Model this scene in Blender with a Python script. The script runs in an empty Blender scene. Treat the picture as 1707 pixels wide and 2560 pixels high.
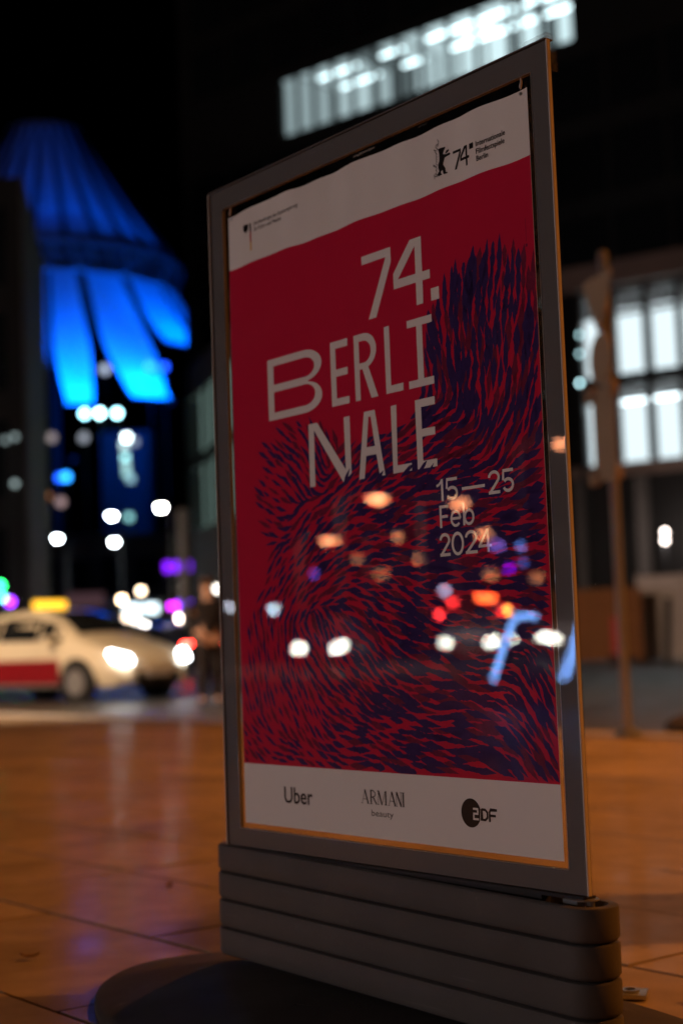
import bpy, bmesh, math, random
from mathutils import Vector, Matrix
from mathutils.geometry import tessellate_polygon
random.seed(74)
R = math.radians
S = bpy.context.scene
C = S.collection

# ------------------------------------------------------------------ camera, sky, exposure
CAM = Vector((0, 0, .666))
c_right = Vector((.99934, .00314, -.03641)); c_fwd = Vector((0, .99631, .08588)); c_up = c_right.cross(c_fwd).normalized()
cam_d = bpy.data.cameras.new('camera'); cam = bpy.data.objects.new('camera', cam_d); C.objects.link(cam)
m = Matrix((c_right, c_up, -c_fwd)).transposed().to_4x4(); m.translation = CAM
cam.matrix_world = m
cam_d.sensor_fit = 'VERTICAL'; cam_d.sensor_height = 36; cam_d.sensor_width = 24
cam_d.lens = 53.58; cam_d.clip_start = .05; cam_d.clip_end = 2000
cam_d.dof.use_dof = True; cam_d.dof.focus_distance = 2.38; cam_d.dof.aperture_fstop = 2.45
S.camera = cam
W = bpy.data.worlds.new('World'); S.world = W; W.use_nodes = True
sky = W.node_tree.nodes.new('ShaderNodeTexSky'); sky.sky_type = 'NISHITA'; sky.sun_disc = False
sky.sun_elevation = R(-9); sky.sun_rotation = R(200)
bg = W.node_tree.nodes['Background']; bg.inputs[1].default_value = .05
W.node_tree.links.new(sky.outputs[0], bg.inputs[0])
S.view_settings.view_transform = 'Standard'; S.view_settings.look = 'None'
S.view_settings.exposure = 0; S.view_settings.gamma = 1; S.view_settings.use_curve_mapping = False
cy = S.cycles
cy.use_denoising = True; cy.use_adaptive_sampling = False
cy.max_bounces = 5; cy.transparent_max_bounces = 16; cy.diffuse_bounces = 2; cy.glossy_bounces = 4
cy.caustics_reflective = False; cy.caustics_refractive = False; cy.sample_clamp_indirect = 12

# ------------------------------------------------------------------ helpers
def ray(u, v):
    return c_fwd + c_right * ((u - 853.5) / 3810.2) - c_up * ((v - 1280) / 3810.2)
def at(u, v, depth):                       # point seen at u,v of the 1707x2560 photograph, at a real depth in metres
    d = ray(u, v); return CAM + d * (depth / d.y)
SX, SY = Vector((.61568, -.788, 0)), Vector((.788, .61568, 0)); SO = Vector((-.2053, 2.9724, 0))
def mirrored(u, v, D):                     # real place of a thing seen in the pane, at path length D
    d = ray(u, v).normalized(); n = -SY; p0 = SO + n * .007
    t = (p0 - CAM).dot(n) / d.dot(n); h = CAM + d * t
    return h + (d - 2 * d.dot(n) * n) * (D - t)

class MB:
    def __init__(s): s.v = []; s.f = []
    def add(s, vs, fs):
        k = len(s.v); s.v += [tuple(x) for x in vs]; s.f += [[i + k for i in f] for f in fs]; return s
    def box(s, c, d, rz=0):
        x, y, z = d[0] / 2, d[1] / 2, d[2] / 2; cs, sn = math.cos(rz), math.sin(rz); vs = []
        for a in (-1, 1):
            for b in (-1, 1):
                for e in (-1, 1):
                    vs.append((c[0] + cs * a * x - sn * b * y, c[1] + sn * a * x + cs * b * y, c[2] + e * z))
        return s.add(vs, [(0, 1, 3, 2), (4, 6, 7, 5), (0, 4, 5, 1), (2, 3, 7, 6), (0, 2, 6, 4), (1, 5, 7, 3)])
    def bx(s, x0, x1, y0, y1, z0, z1): return s.box(((x0 + x1) / 2, (y0 + y1) / 2, (z0 + z1) / 2), (x1 - x0, y1 - y0, z1 - z0))
    def prism(s, poly, z0, z1, f=None):    # poly in xy, extruded in z; f maps the point
        n = len(poly); f = f or (lambda p: p)
        vs = [f((x, y, z0)) for x, y in poly] + [f((x, y, z1)) for x, y in poly]
        return s.add(vs, [list(range(n))[::-1], list(range(n, 2 * n))] + [(i, (i + 1) % n, n + (i + 1) % n, n + i) for i in range(n)])
    def rings(s, rs, cap=True):
        n = len(rs[0]); k = len(s.v)
        for r in rs: s.v += [tuple(p) for p in r]
        for j in range(len(rs) - 1):
            for i in range(n): s.f.append([k + j * n + i, k + j * n + (i + 1) % n, k + (j + 1) * n + (i + 1) % n, k + (j + 1) * n + i])
        if cap: s.f.append([k + i for i in range(n)][::-1]); s.f.append([k + (len(rs) - 1) * n + i for i in range(n)])
        return s
    def tube(s, pts, r, n=10):
        pts = [Vector(p) for p in pts]; rs = []
        for i, p in enumerate(pts):
            t = (pts[min(i + 1, len(pts) - 1)] - pts[max(i - 1, 0)]).normalized()
            a = t.cross(Vector((0, 0, 1)) if abs(t.z) < .95 else Vector((1, 0, 0))).normalized(); b = t.cross(a)
            rr = r[i] if isinstance(r, (list, tuple)) else r
            rs.append([p + a * rr * math.cos(k * 2 * math.pi / n) + b * rr * math.sin(k * 2 * math.pi / n) for k in range(n)])
        return s.rings(rs)
    def ball(s, c, r, n=12, sz=(1, 1, 1)):
        rs = []
        for j in range(1, n // 2 + 1):
            a = math.pi * (j / (n // 2 + 1)) - math.pi / 2
            rs.append([(c[0] + r * sz[0] * math.cos(a) * math.cos(k * 2 * math.pi / n), c[1] + r * sz[1] * math.cos(a) * math.sin(k * 2 * math.pi / n), c[2] + r * sz[2] * math.sin(a)) for k in range(n)])
        return s.rings(rs)
    def build(s, name, mat, parent=None, smooth=False, bevel=0, seg=2):
        me = bpy.data.meshes.new(name); me.from_pydata(s.v, [], s.f); me.materials.append(mat)
        bm = bmesh.new(); bm.from_mesh(me); bmesh.ops.recalc_face_normals(bm, faces=bm.faces)
        if bevel:
            bmesh.ops.bevel(bm, geom=[e for e in bm.edges if len(e.link_faces) == 2 and e.calc_face_angle(0) > .5], offset=bevel, segments=seg, affect='EDGES', profile=.6)
        bm.to_mesh(me); bm.free()
        if smooth:
            for p in me.polygons: p.use_smooth = True
            try: me.set_sharp_from_angle(angle=R(35))
            except Exception: pass
        o = bpy.data.objects.new(name, me); C.objects.link(o); o.parent = parent
        return o
def tag(o, label=None, cat=None, group=None, kind=None):
    if label: o['label'] = label
    if cat: o['category'] = cat
    if group: o['group'] = group
    if kind: o['kind'] = kind
    return o
def thing(name, label, cat, loc=(0, 0, 0), rz=0, group=None):
    o = bpy.data.objects.new(name, None); C.objects.link(o); o.location = loc; o.rotation_euler = (0, 0, rz)
    o.empty_display_size = .1
    return tag(o, label, cat, group)
def copy_tree(o, parent=None):
    c = o.copy(); C.objects.link(c); c.parent = parent
    for ch in list(o.children): copy_tree(ch, c)
    return c
def light(parent, loc, power, col, kind='POINT', size=.15, aim=None, spot=120, blend=.6, name='lamp_light'):
    d = bpy.data.lights.new(name, kind); d.energy = power; d.color = col; d.shadow_soft_size = size
    o = bpy.data.objects.new(name, d); C.objects.link(o); o.parent = parent; o.location = loc
    o.visible_glossy = False          # the lamp's lens, a mesh, is what mirrors
    if kind == 'SPOT':
        d.spot_size = R(spot); d.spot_blend = blend
        o.rotation_euler = Vector(aim if aim else (0, 0, -1)).to_track_quat('-Z', 'Y').to_euler()
    return o

# ------------------------------------------------------------------ materials
def M(name, col, rough=.6, metal=0, var=.12, scale=6, bump=0, bscale=200, spec=.5, rvar=0, coat=0, randomise=0):
    m = bpy.data.materials.new(name); m.use_nodes = True; nt = m.node_tree; N = nt.nodes; Lk = nt.links.new
    b = N['Principled BSDF']; b.inputs['Roughness'].default_value = rough; b.inputs['Metallic'].default_value = metal
    b.inputs['Specular IOR Level'].default_value = spec
    if coat: b.inputs['Coat Weight'].default_value = coat
    tc = N.new('ShaderNodeTexCoord')
    no = N.new('ShaderNodeTexNoise'); no.inputs['Scale'].default_value = scale; no.inputs['Detail'].default_value = 6
    Lk(tc.outputs['Object'], no.inputs['Vector'])
    mx = N.new('ShaderNodeMix'); mx.data_type = 'RGBA'; Lk(no.outputs['Fac'], mx.inputs['Factor'])
    mx.inputs['A'].default_value = tuple(c * (1 - var) for c in col) + (1,); mx.inputs['B'].default_value = tuple(min(1, c * (1 + var)) for c in col) + (1,)
    out = mx.outputs['Result']
    if randomise:
        oi = N.new('ShaderNodeObjectInfo'); hs = N.new('ShaderNodeHueSaturation'); mr = N.new('ShaderNodeMapRange')
        mr.inputs['To Min'].default_value = 1 - randomise; mr.inputs['To Max'].default_value = 1 + randomise
        Lk(oi.outputs['Random'], mr.inputs['Value']); Lk(mr.outputs['Result'], hs.inputs['Value']); Lk(out, hs.inputs['Color']); out = hs.outputs['Color']
    Lk(out, b.inputs['Base Color'])
    if rvar:
        n2 = N.new('ShaderNodeTexNoise'); n2.inputs['Scale'].default_value = scale * .7; n2.inputs['Detail'].default_value = 5; Lk(tc.outputs['Object'], n2.inputs['Vector'])
        mr = N.new('ShaderNodeMapRange'); mr.inputs['From Min'].default_value = .3; mr.inputs['From Max'].default_value = .7
        mr.inputs['To Min'].default_value = rough - rvar; mr.inputs['To Max'].default_value = rough + rvar
        Lk(n2.outputs['Fac'], mr.inputs['Value']); Lk(mr.outputs['Result'], b.inputs['Roughness'])
    if bump:
        n3 = N.new('ShaderNodeTexNoise'); n3.inputs['Scale'].default_value = bscale; n3.inputs['Detail'].default_value = 4; Lk(tc.outputs['Object'], n3.inputs['Vector'])
        bp = N.new('ShaderNodeBump'); bp.inputs['Strength'].default_value = bump; bp.inputs['Distance'].default_value = .002
        Lk(n3.outputs['Fac'], bp.inputs['Height']); Lk(bp.outputs['Normal'], b.inputs['Normal'])
    return m
def spots(m, scale=7, dark=.35):           # trodden gum, drips and stains on paving
    nt = m.node_tree; N = nt.nodes; Lk = nt.links.new; b = N['Principled BSDF']; src = b.inputs['Base Color'].links[0].from_socket
    ge = N.new('ShaderNodeNewGeometry'); v = N.new('ShaderNodeTexVoronoi'); v.inputs['Scale'].default_value = scale; Lk(ge.outputs['Position'], v.inputs['Vector'])
    n = N.new('ShaderNodeTexNoise'); n.inputs['Scale'].default_value = 40; Lk(ge.outputs['Position'], n.inputs['Vector'])
    ad = N.new('ShaderNodeMath'); ad.operation = 'MULTIPLY_ADD'; ad.inputs[1].default_value = .12; Lk(n.outputs['Fac'], ad.inputs[0]); Lk(v.outputs['Distance'], ad.inputs[2])
    r = N.new('ShaderNodeMapRange'); r.inputs['From Min'].default_value = .12; r.inputs['From Max'].default_value = .17; r.inputs['To Min'].default_value = dark; r.inputs['To Max'].default_value = 0; Lk(ad.outputs[0], r.inputs['Value'])
    n2 = N.new('ShaderNodeTexNoise'); n2.inputs['Scale'].default_value = 1.7; n2.inputs['Detail'].default_value = 8; n2.inputs['Distortion'].default_value = .8; Lk(ge.outputs['Position'], n2.inputs['Vector'])
    r2 = N.new('ShaderNodeMapRange'); r2.inputs['From Min'].default_value = .5; r2.inputs['From Max'].default_value = .72; r2.inputs['To Max'].default_value = .45; Lk(n2.outputs['Fac'], r2.inputs['Value'])
    mx = N.new('ShaderNodeMath'); mx.operation = 'MAXIMUM'; Lk(r.outputs[0], mx.inputs[0]); Lk(r2.outputs[0], mx.inputs[1])
    c = N.new('ShaderNodeMix'); c.data_type = 'RGBA'; c.inputs['B'].default_value = (.07, .055, .045, 1); Lk(mx.outputs[0], c.inputs['Factor']); Lk(src, c.inputs['A']); Lk(c.outputs['Result'], b.inputs['Base Color'])
def sheen(m, k, rough):                    # worn polish of trodden stone: a faint even gloss
    nt = m.node_tree; N = nt.nodes; b = N['Principled BSDF']; g = N.new('ShaderNodeBsdfGlossy')
    ge = N.new('ShaderNodeNewGeometry'); n = N.new('ShaderNodeTexNoise'); n.inputs['Scale'].default_value = 3; n.inputs['Detail'].default_value = 6; nt.links.new(ge.outputs['Position'], n.inputs['Vector'])
    r = N.new('ShaderNodeMapRange'); r.inputs['From Min'].default_value = .3; r.inputs['From Max'].default_value = .7; r.inputs['To Min'].default_value = rough - .08; r.inputs['To Max'].default_value = rough + .1
    nt.links.new(n.outputs['Fac'], r.inputs['Value']); nt.links.new(r.outputs[0], g.inputs['Roughness'])
    x = N.new('ShaderNodeMixShader'); x.inputs[0].default_value = k; nt.links.new(b.outputs[0], x.inputs[1]); nt.links.new(g.outputs[0], x.inputs[2]); nt.links.new(x.outputs[0], N['Material Output'].inputs[0])
def scuffs(m, light=(.16, .15, .145), amt=.5):   # pale scrapes and dried splashes
    nt = m.node_tree; N = nt.nodes; Lk = nt.links.new; b = N['Principled BSDF']; src = b.inputs['Base Color'].links[0].from_socket
    tc = N.new('ShaderNodeTexCoord'); fac = None
    for sc, rot, lo in (((2, 2, 70), .06, .66), ((9, 9, 9), 0, .68)):
        mp = N.new('ShaderNodeMapping'); mp.inputs['Scale'].default_value = sc; mp.inputs['Rotation'].default_value = (0, rot, 0); Lk(tc.outputs['Object'], mp.inputs[0])
        n = N.new('ShaderNodeTexNoise'); n.inputs['Scale'].default_value = 2.2; n.inputs['Detail'].default_value = 6; Lk(mp.outputs[0], n.inputs[0])
        r = N.new('ShaderNodeMapRange'); r.inputs['From Min'].default_value = lo; r.inputs['From Max'].default_value = lo + .1; r.inputs['To Max'].default_value = amt; Lk(n.outputs['Fac'], r.inputs['Value'])
        if fac is None: fac = r.outputs[0]
        else:
            mx = N.new('ShaderNodeMath'); mx.operation = 'MAXIMUM'; Lk(fac, mx.inputs[0]); Lk(r.outputs[0], mx.inputs[1]); fac = mx.outputs[0]
    c = N.new('ShaderNodeMix'); c.data_type = 'RGBA'; c.inputs['B'].default_value = (*light, 1); Lk(fac, c.inputs['Factor']); Lk(src, c.inputs['A']); Lk(c.outputs['Result'], b.inputs['Base Color'])
def E(name, col, st, sample=False):
    m = bpy.data.materials.new(name); m.use_nodes = True; nt = m.node_tree; nt.nodes.clear()
    e = nt.nodes.new('ShaderNodeEmission'); e.inputs[0].default_value = (*col, 1); e.inputs[1].default_value = st
    o = nt.nodes.new('ShaderNodeOutputMaterial'); nt.links.new(e.outputs[0], o.inputs[0])
    if not sample: m.cycles.emission_sampling = 'NONE'
    return m
_ec = {}
def EM(col, st, sample=False):
    k = (tuple(col), st, sample)
    if k not in _ec: _ec[k] = E('glow', col, st, sample)
    return _ec[k]
def pane_mat(name, ior=1.49, rough=.0, dust=0, tint=(1, 1, 1)):
    m = bpy.data.materials.new(name); m.use_nodes = True; nt = m.node_tree; N = nt.nodes; N.clear(); Lk = nt.links.new
    tr = N.new('ShaderNodeBsdfTransparent'); tr.inputs[0].default_value = (*tint, 1)
    gl = N.new('ShaderNodeBsdfGlossy'); gl.inputs['Roughness'].default_value = rough
    if dust:
        t0 = N.new('ShaderNodeTexCoord'); nw = N.new('ShaderNodeTexNoise'); nw.inputs['Scale'].default_value = 5; nw.inputs['Detail'].default_value = 1; Lk(t0.outputs['Object'], nw.inputs[0])
        bw = N.new('ShaderNodeBump'); bw.inputs['Strength'].default_value = .25; bw.inputs['Distance'].default_value = .0012; Lk(nw.outputs['Fac'], bw.inputs['Height']); Lk(bw.outputs[0], gl.inputs['Normal'])
        mp = N.new('ShaderNodeMapping'); mp.inputs['Scale'].default_value = (3, 3, 9); mp.inputs['Rotation'].default_value = (0, .5, 0); Lk(t0.outputs['Object'], mp.inputs[0])
        ns = N.new('ShaderNodeTexNoise'); ns.inputs['Scale'].default_value = 2; ns.inputs['Detail'].default_value = 5; ns.inputs['Distortion'].default_value = 1; Lk(mp.outputs[0], ns.inputs[0])
        rs = N.new('ShaderNodeMapRange'); rs.inputs['From Min'].default_value = .52; rs.inputs['From Max'].default_value = .75; rs.inputs['To Max'].default_value = .035; Lk(ns.outputs['Fac'], rs.inputs['Value']); Lk(rs.outputs[0], gl.inputs['Roughness'])
    fr = N.new('ShaderNodeFresnel'); fr.inputs[0].default_value = ior
    ge = N.new('ShaderNodeNewGeometry'); mu = N.new('ShaderNodeMath'); mu.operation = 'SUBTRACT'; mu.use_clamp = True   # only the outer skin mirrors
    Lk(fr.outputs[0], mu.inputs[0]); Lk(ge.outputs['Backfacing'], mu.inputs[1])
    mx = N.new('ShaderNodeMixShader'); Lk(mu.outputs[0], mx.inputs[0]); Lk(tr.outputs[0], mx.inputs[1]); Lk(gl.outputs[0], mx.inputs[2]); last = mx
    if dust:
        tc = N.new('ShaderNodeTexCoord'); no = N.new('ShaderNodeTexNoise'); no.inputs['Scale'].default_value = 260; no.inputs['Detail'].default_value = 3
        no2 = N.new('ShaderNodeTexNoise'); no2.inputs['Scale'].default_value = 7; no2.inputs['Detail'].default_value = 6; no2.inputs['Distortion'].default_value = 1.5
        Lk(tc.outputs['Object'], no.inputs[0]); Lk(tc.outputs['Object'], no2.inputs[0])
        r1 = N.new('ShaderNodeMapRange'); r1.inputs['From Min'].default_value = .74; r1.inputs['From Max'].default_value = .8; r1.inputs['To Max'].default_value = .5; Lk(no.outputs['Fac'], r1.inputs['Value'])
        r2 = N.new('ShaderNodeMapRange'); r2.inputs['From Min'].default_value = .5; r2.inputs['From Max'].default_value = .8; r2.inputs['To Max'].default_value = dust; Lk(no2.outputs['Fac'], r2.inputs['Value'])
        ad = N.new('ShaderNodeMath'); ad.operation = 'ADD'; ad.use_clamp = True; Lk(r1.outputs[0], ad.inputs[0]); Lk(r2.outputs[0], ad.inputs[1])
        df = N.new('ShaderNodeBsdfDiffuse'); df.inputs[0].default_value = (.5, .48, .45, 1)
        m2 = N.new('ShaderNodeMixShader'); Lk(ad.outputs[0], m2.inputs[0]); Lk(mx.outputs[0], m2.inputs[1]); Lk(df.outputs[0], m2.inputs[2]); last = m2
    o = N.new('ShaderNodeOutputMaterial'); Lk(last.outputs[0], o.inputs[0]); return m

m_slab = M('granite_slab', (.25, .20, .145), .9, var=.32, scale=9, bump=.5, bscale=300, randomise=.14, spec=0)
spots(m_slab); sheen(m_slab, .03, .16)
m_asph = M('asphalt', (.06, .056, .052), .5, var=.3, scale=3, bump=.4, bscale=90, rvar=.1)
m_kerb = M('kerb_granite', (.3, .28, .26), .6, var=.2, scale=14)
m_grey = M('grey_frame', (.115, .11, .11), .55, var=.06, scale=20)
m_plas = M('grey_plastic', (.082, .077, .075), .5, var=.22, scale=7, bump=.3, bscale=700, rvar=.1)
scuffs(m_plas)
m_rubber = M('black_rubber', (.05, .046, .044), .7, var=.3, scale=10, bump=.35, bscale=700, rvar=.08, spec=.15)
scuffs(m_rubber, (.11, .1, .09), .4)
m_trim = M('clear_trim', (.5, .45, .42), .25, var=.05, scale=30)
m_paper = M('poster_paper', (.78, .74, .72), .7, var=.025, scale=4, spec=.2)
m_red = M('poster_red', (.54, .014, .052), .7, var=.06, scale=5, spec=.2)
m_ink = M('poster_indigo', (.04, .022, .105), .7, var=.3, scale=60, spec=.2)
m_ink2 = M('poster_plum', (.16, .018, .05), .7, var=.45, scale=80, spec=.2)
m_black = M('poster_black', (.018, .017, .018), .7, var=.05, spec=.2)
m_gold = M('poster_gold', (.75, .42, .04), .7, var=.05, spec=.2)
m_flagred = M('poster_flag_red', (.55, .03, .03), .7, var=.05, spec=.2)
m_pane = pane_mat('acrylic_front', 1.66, .0, .006)
m_pane2 = pane_mat('acrylic_back', 1.2, .0, .004, (.96, .96, .95))
m_glass = pane_mat('window_glass', 1.35)
m_clip = pane_mat('clear_clip', 1.5, .15, .3)
m_steel = M('galvanised_steel', (.55, .56, .56), .38, metal=.8, var=.2, scale=40, rvar=.1)
m_dark = M('dark_metal', (.03, .03, .032), .45, var=.2)
m_mast = M('grey_mast', (.25, .24, .23), .5, var=.15)
m_signback = M('sign_back', (.26, .20, .14), .5, var=.2)
m_wall_dark = M('dark_facade', (.022, .021, .021), .7, var=.25, scale=.6)
m_wall_brown = M('brown_stone', (.2, .14, .12), .75, var=.2, scale=1.2)
m_wall_grey = M('grey_stone', (.13, .115, .11), .75, var=.2, scale=1.2)
m_dglass = M('dark_glass', (.012, .014, .016), .08, var=.1, spec=.5)
m_fabric = M('tent_fabric', (.72, .73, .75), .8, var=.08, scale=.3)
def translucent(m, k):
    nt = m.node_tree; b = nt.nodes['Principled BSDF']; t = nt.nodes.new('ShaderNodeBsdfTranslucent'); t.inputs[0].default_value = (.8, .82, .85, 1)
    x = nt.nodes.new('ShaderNodeMixShader'); x.inputs[0].default_value = k; nt.links.new(b.outputs[0], x.inputs[1]); nt.links.new(t.outputs[0], x.inputs[2]); nt.links.new(x.outputs[0], nt.nodes['Material Output'].inputs[0])
translucent(m_fabric, .6)
m_cream = M('taxi_cream', (.76, .68, .50), .32, var=.04, coat=.4)
m_adred = M('advert_red', (.22, .01, .016), .4, var=.15)
m_white = M('white_paint', (.7, .7, .7), .35, var=.05, coat=.3)
m_navy = M('dark_blue_paint', (.03, .035, .06), .3, var=.1, coat=.4)
m_silver = M('silver_paint', (.4, .4, .41), .3, metal=.5, var=.08, coat=.4)
m_tyre = M('tyre', (.02, .02, .02), .8, var=.2)
m_skin = M('skin', (.5, .3, .22), .55, var=.08)
m_hair = M('hair', (.05, .03, .02), .6)
m_jacket = M('dark_jacket', (.02, .017, .018), .8, var=.2)
m_trous = M('dark_trousers', (.025, .022, .024), .85, var=.2)
m_bag = M('brown_bag', (.2, .09, .04), .6, var=.2)
m_hoard = M('hoarding_white', (.52, .45, .43), .6, var=.15, scale=1.5)
m_orange = M('barrier_orange', (.24, .1, .04), .6, var=.2, scale=3)
SODIUM = (1, .31, .045); WARM = (1, .66, .40); COOL = (.86, .95, 1); PEACH = (1, .34, .15)

# ------------------------------------------------------------------ ground
def ground_sheet(name, poly, z, mat):
    o = MB().add([(x, y, z) for x, y in poly], [list(range(len(poly)))]).build(name, mat); return tag(o, kind='structure')
ground_sheet('road', [(-400, -300), (400, -300), (400, 700), (-400, 700)], -.12, m_asph)
K0, KD, KN = Vector((2.1, 10.15)), Vector((.61568, -.788)), Vector((.788, .61568))
def kerb_y(x): return 10.15 - (x - 2.1) * 1.28
PAVE = [(-6.2, -14), (16, -14), (16, kerb_y(16)), (-6.2, kerb_y(-6.2))]
pv = MB().prism(PAVE, -.16, -.014).build('pavement', M('paving_bed', (.1, .085, .07), .7, var=.3, scale=5)); tag(pv, kind='structure')
def in_pave(x, y, mrg): return -6.2 + mrg < x < 15 and -13 < y and (Vector((x, y)) - K0).dot(KN) < -.32 - mrg
# granite slabs, one object each, five shared shapes
slab_me = []
for k in range(5):
    o = MB().box((0, 0, -.03), (.987, .487, .06)).build('slab', m_slab)
    for v in o.data.vertices:
        if v.co.z > -.01: v.co.z += random.uniform(-.0012, .0012)
    slab_me.append(o.data); bpy.data.objects.remove(o)
cand = []; rest = []
for r in range(-40, 60):
    q = 1.35 + r * .5; off = [.85, .35, .37, .1, .6][r % 5]
    for k in range(-45, 45):
        p = k + off; c = SX * p + SY * (q + .25)
        if in_pave(c.x, c.y, .3): (cand if c.y > .2 and abs(c.x) < .24 * c.y + 1.1 else rest).append((c.length, c.x, c.y))
cand.sort(); rest += cand[300:]
for d, x, y in cand[:300]:
    o = bpy.data.objects.new('slab', random.choice(slab_me)); C.objects.link(o); o.parent = pv
    o.location = (x, y, random.uniform(-.0015, .0015)); o.rotation_euler = (random.uniform(-.001, .001), random.uniform(-.001, .001), R(-52) + (math.pi if random.random() < .5 else 0))
mb = MB()
for d, x, y in rest: mb.box((x, y, -.03), (.987, .487, .06), R(-52))
tag(mb.build('outer_slabs', m_slab, pv), kind='stuff')
# kerb stones
ks = MB().box((0, 0, -.08), (.985, .28, .165)).build('kerb_stone', m_kerb, pv, bevel=.015)
for i in range(-13, 13):
    c = K0 + KD * i * .997 - KN * .15
    o = ks if i == -13 else ks.copy()
    if i > -13: C.objects.link(o)
    o.location = (c.x, c.y, 0); o.rotation_euler.z = math.atan2(KD.y, KD.x)

# ------------------------------------------------------------------ poster stand
ST = thing('poster_stand', 'grey poster display stand with acrylic front on a stacked plastic base', 'poster stand', SO, R(-52))
X0, X1, Z0, Z1 = -.055, .891, .285, 1.577; IX0, IX1, IZ0, IZ1 = -.0125, .853, .320, 1.537
for a in ((X0, IX0, Z0, Z1), (IX1, X1, Z0, Z1), (IX0, IX1, Z0, IZ0), (IX0, IX1, IZ1, Z1)):
    MB().bx(a[0], a[1], -.0036, .0036, a[2], a[3]).build('border_bar', m_grey, ST)
for a in ((IX0 - .0014, IX0, IZ0, IZ1), (IX1, IX1 + .0014, IZ0, IZ1), (IX0, IX1, IZ1, IZ1 + .0014), (IX0, IX1, IZ0 - .0014, IZ0)):
    MB().bx(a[0], a[1], -.0041, -.0037, a[2], a[3]).build('inner_lip', m_steel, ST)
MB().bx(X0, X1, -.0072, -.0042, Z0, Z1).build('front_pane', m_pane, ST)
MB().bx(X0, X1, .0042, .0072, Z0, Z1).build('back_pane', m_pane2, ST)
for a in ((X1 + .0005, X1 + .0035, Z0, Z1), (X0 - .0035, X0 - .0005, Z0, Z1)):
    MB().bx(a[0], a[1], -.0078, -.0005, a[2], a[3]).build('edge_trim', m_trim, ST, bevel=.001)
MB().bx(X0, X1, -.0085, .0095, Z1 + .0005, Z1 + .003).build('top_trim', m_grey, ST, bevel=.0008)
MB().bx(X0 + .002, X1 - .002, -.0125, .0125, Z0 - .006, Z0 - .001).build('foot_flange', m_dark, ST)
cl = MB(); cl.bx(X1 - .045, X1 + .006, -.010, .012, Z1 + .0035, Z1 + .009); cl.bx(X1 + .004, X1 + .007, -.010, .012, Z1 - .05, Z1 + .0033)
cl.build('corner_clip', m_clip, ST, bevel=.001)
for hx in (.012, .829):
    MB().tube([(hx, -.001, 1.5375), (hx + .001, -.001, 1.530), (hx - .0005, -.002, 1.523), (hx, -.002, 1.5185)], [.0012, .0018, .0024, .0012], 8).build('hook', m_trim, ST, True)
# tape remnants left in the gap above the poster
m_tape = pane_mat('tape', 1.5, .25, .5)
for (tx, tz, w, h) in ((.44, 1.527, .06, .006), (.60, 1.529, .025, .004), (.26, 1.526, .018, .003), (.70, 1.530, .012, .004)):
    n = 9; top = [(tx - w / 2 + w * i / n, tz + random.uniform(.2, 1) * h / 2) for i in range(n + 1)]; bot = [(x, tz - random.uniform(.2, 1) * h / 2) for x, z in top]
    MB().prism(top + bot[::-1], -.0041, -.0038, lambda p: (p[0], p[2], p[1])).build('tape_remnant', m_tape, ST)
# base of four stacked plastic slabs, a little askew under the panel
BY = .010; BYAW = -R(1.65)
def stadium(x0, x1, r, n=10):
    pts = []
    for k in range(n + 1): a = -math.pi / 2 + math.pi * k / n; pts.append((x1 - r + r * math.cos(a), r * math.sin(a)))
    for k in range(n + 1): a = math.pi / 2 + math.pi * k / n; pts.append((x0 + r + r * math.cos(a), r * math.sin(a)))
    return pts
def base_rings(mb, prof):
    mb.rings([[(x, y, z) for x, y in stadium(-.525 + i, .508 - i, .045 - i)] for i, z in prof])
bc = Vector((.422, BY, 0))
def place_base(o, tilt=True):
    o.location = bc; o.rotation_euler = (0, R(.65) if tilt else 0, BYAW); return o
zt = .2795
for k in range(4):
    z1 = zt - .053 * k; z0 = z1 - .053
    prof = [(.013, z0 + .0005), (.006, z0 + .0025), (.002, z0 + .0055), (.0, z0 + .009), (.0, z1 - .004), (.0015, z1 - .0012), (.005, z1)]
    if k == 0:
        prof += [(.015, z1), (.0165, z1 - .0015), (.018, z1 - .03)]
    else: prof += [(.02, z1 + .0003)]
    mb = MB(); base_rings(mb, prof); place_base(mb.build('base_slab', m_plas, ST, True))
    sm = MB(); base_rings(sm, [(.0095, z0 + .0032), (.0036, z0 + .0032), (.0036, z0 + .0042), (.0095, z0 + .0042)]); place_base(sm.build('seam_lip', m_dark, ST))
mb = MB(); mb.bx(.06, .80, -.010, .010, .252, Z0 - .0065); mb.bx(-.03, .02, -.010, .010, .252, Z0 - .0065); mb.build('panel_foot', m_dark, ST)
MB().bx(.845, .875, -.012, .006, .252, Z0 - .0065).build('metal_tongue', m_steel, ST, bevel=.001)
MB().tube([(.885, .006, .252), (.885, .006, Z0 - .0075)], .006, 10).build('bolt', m_steel, ST, True)
MB().rings([[(.875 + .028 * math.cos(a), -.002 + .022 * math.sin(a), z) for a in [i * math.pi / 8 for i in range(16)]] for z in (Z0 - .0065, Z0 - .0045)]).build('washer', m_steel, ST)
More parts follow.
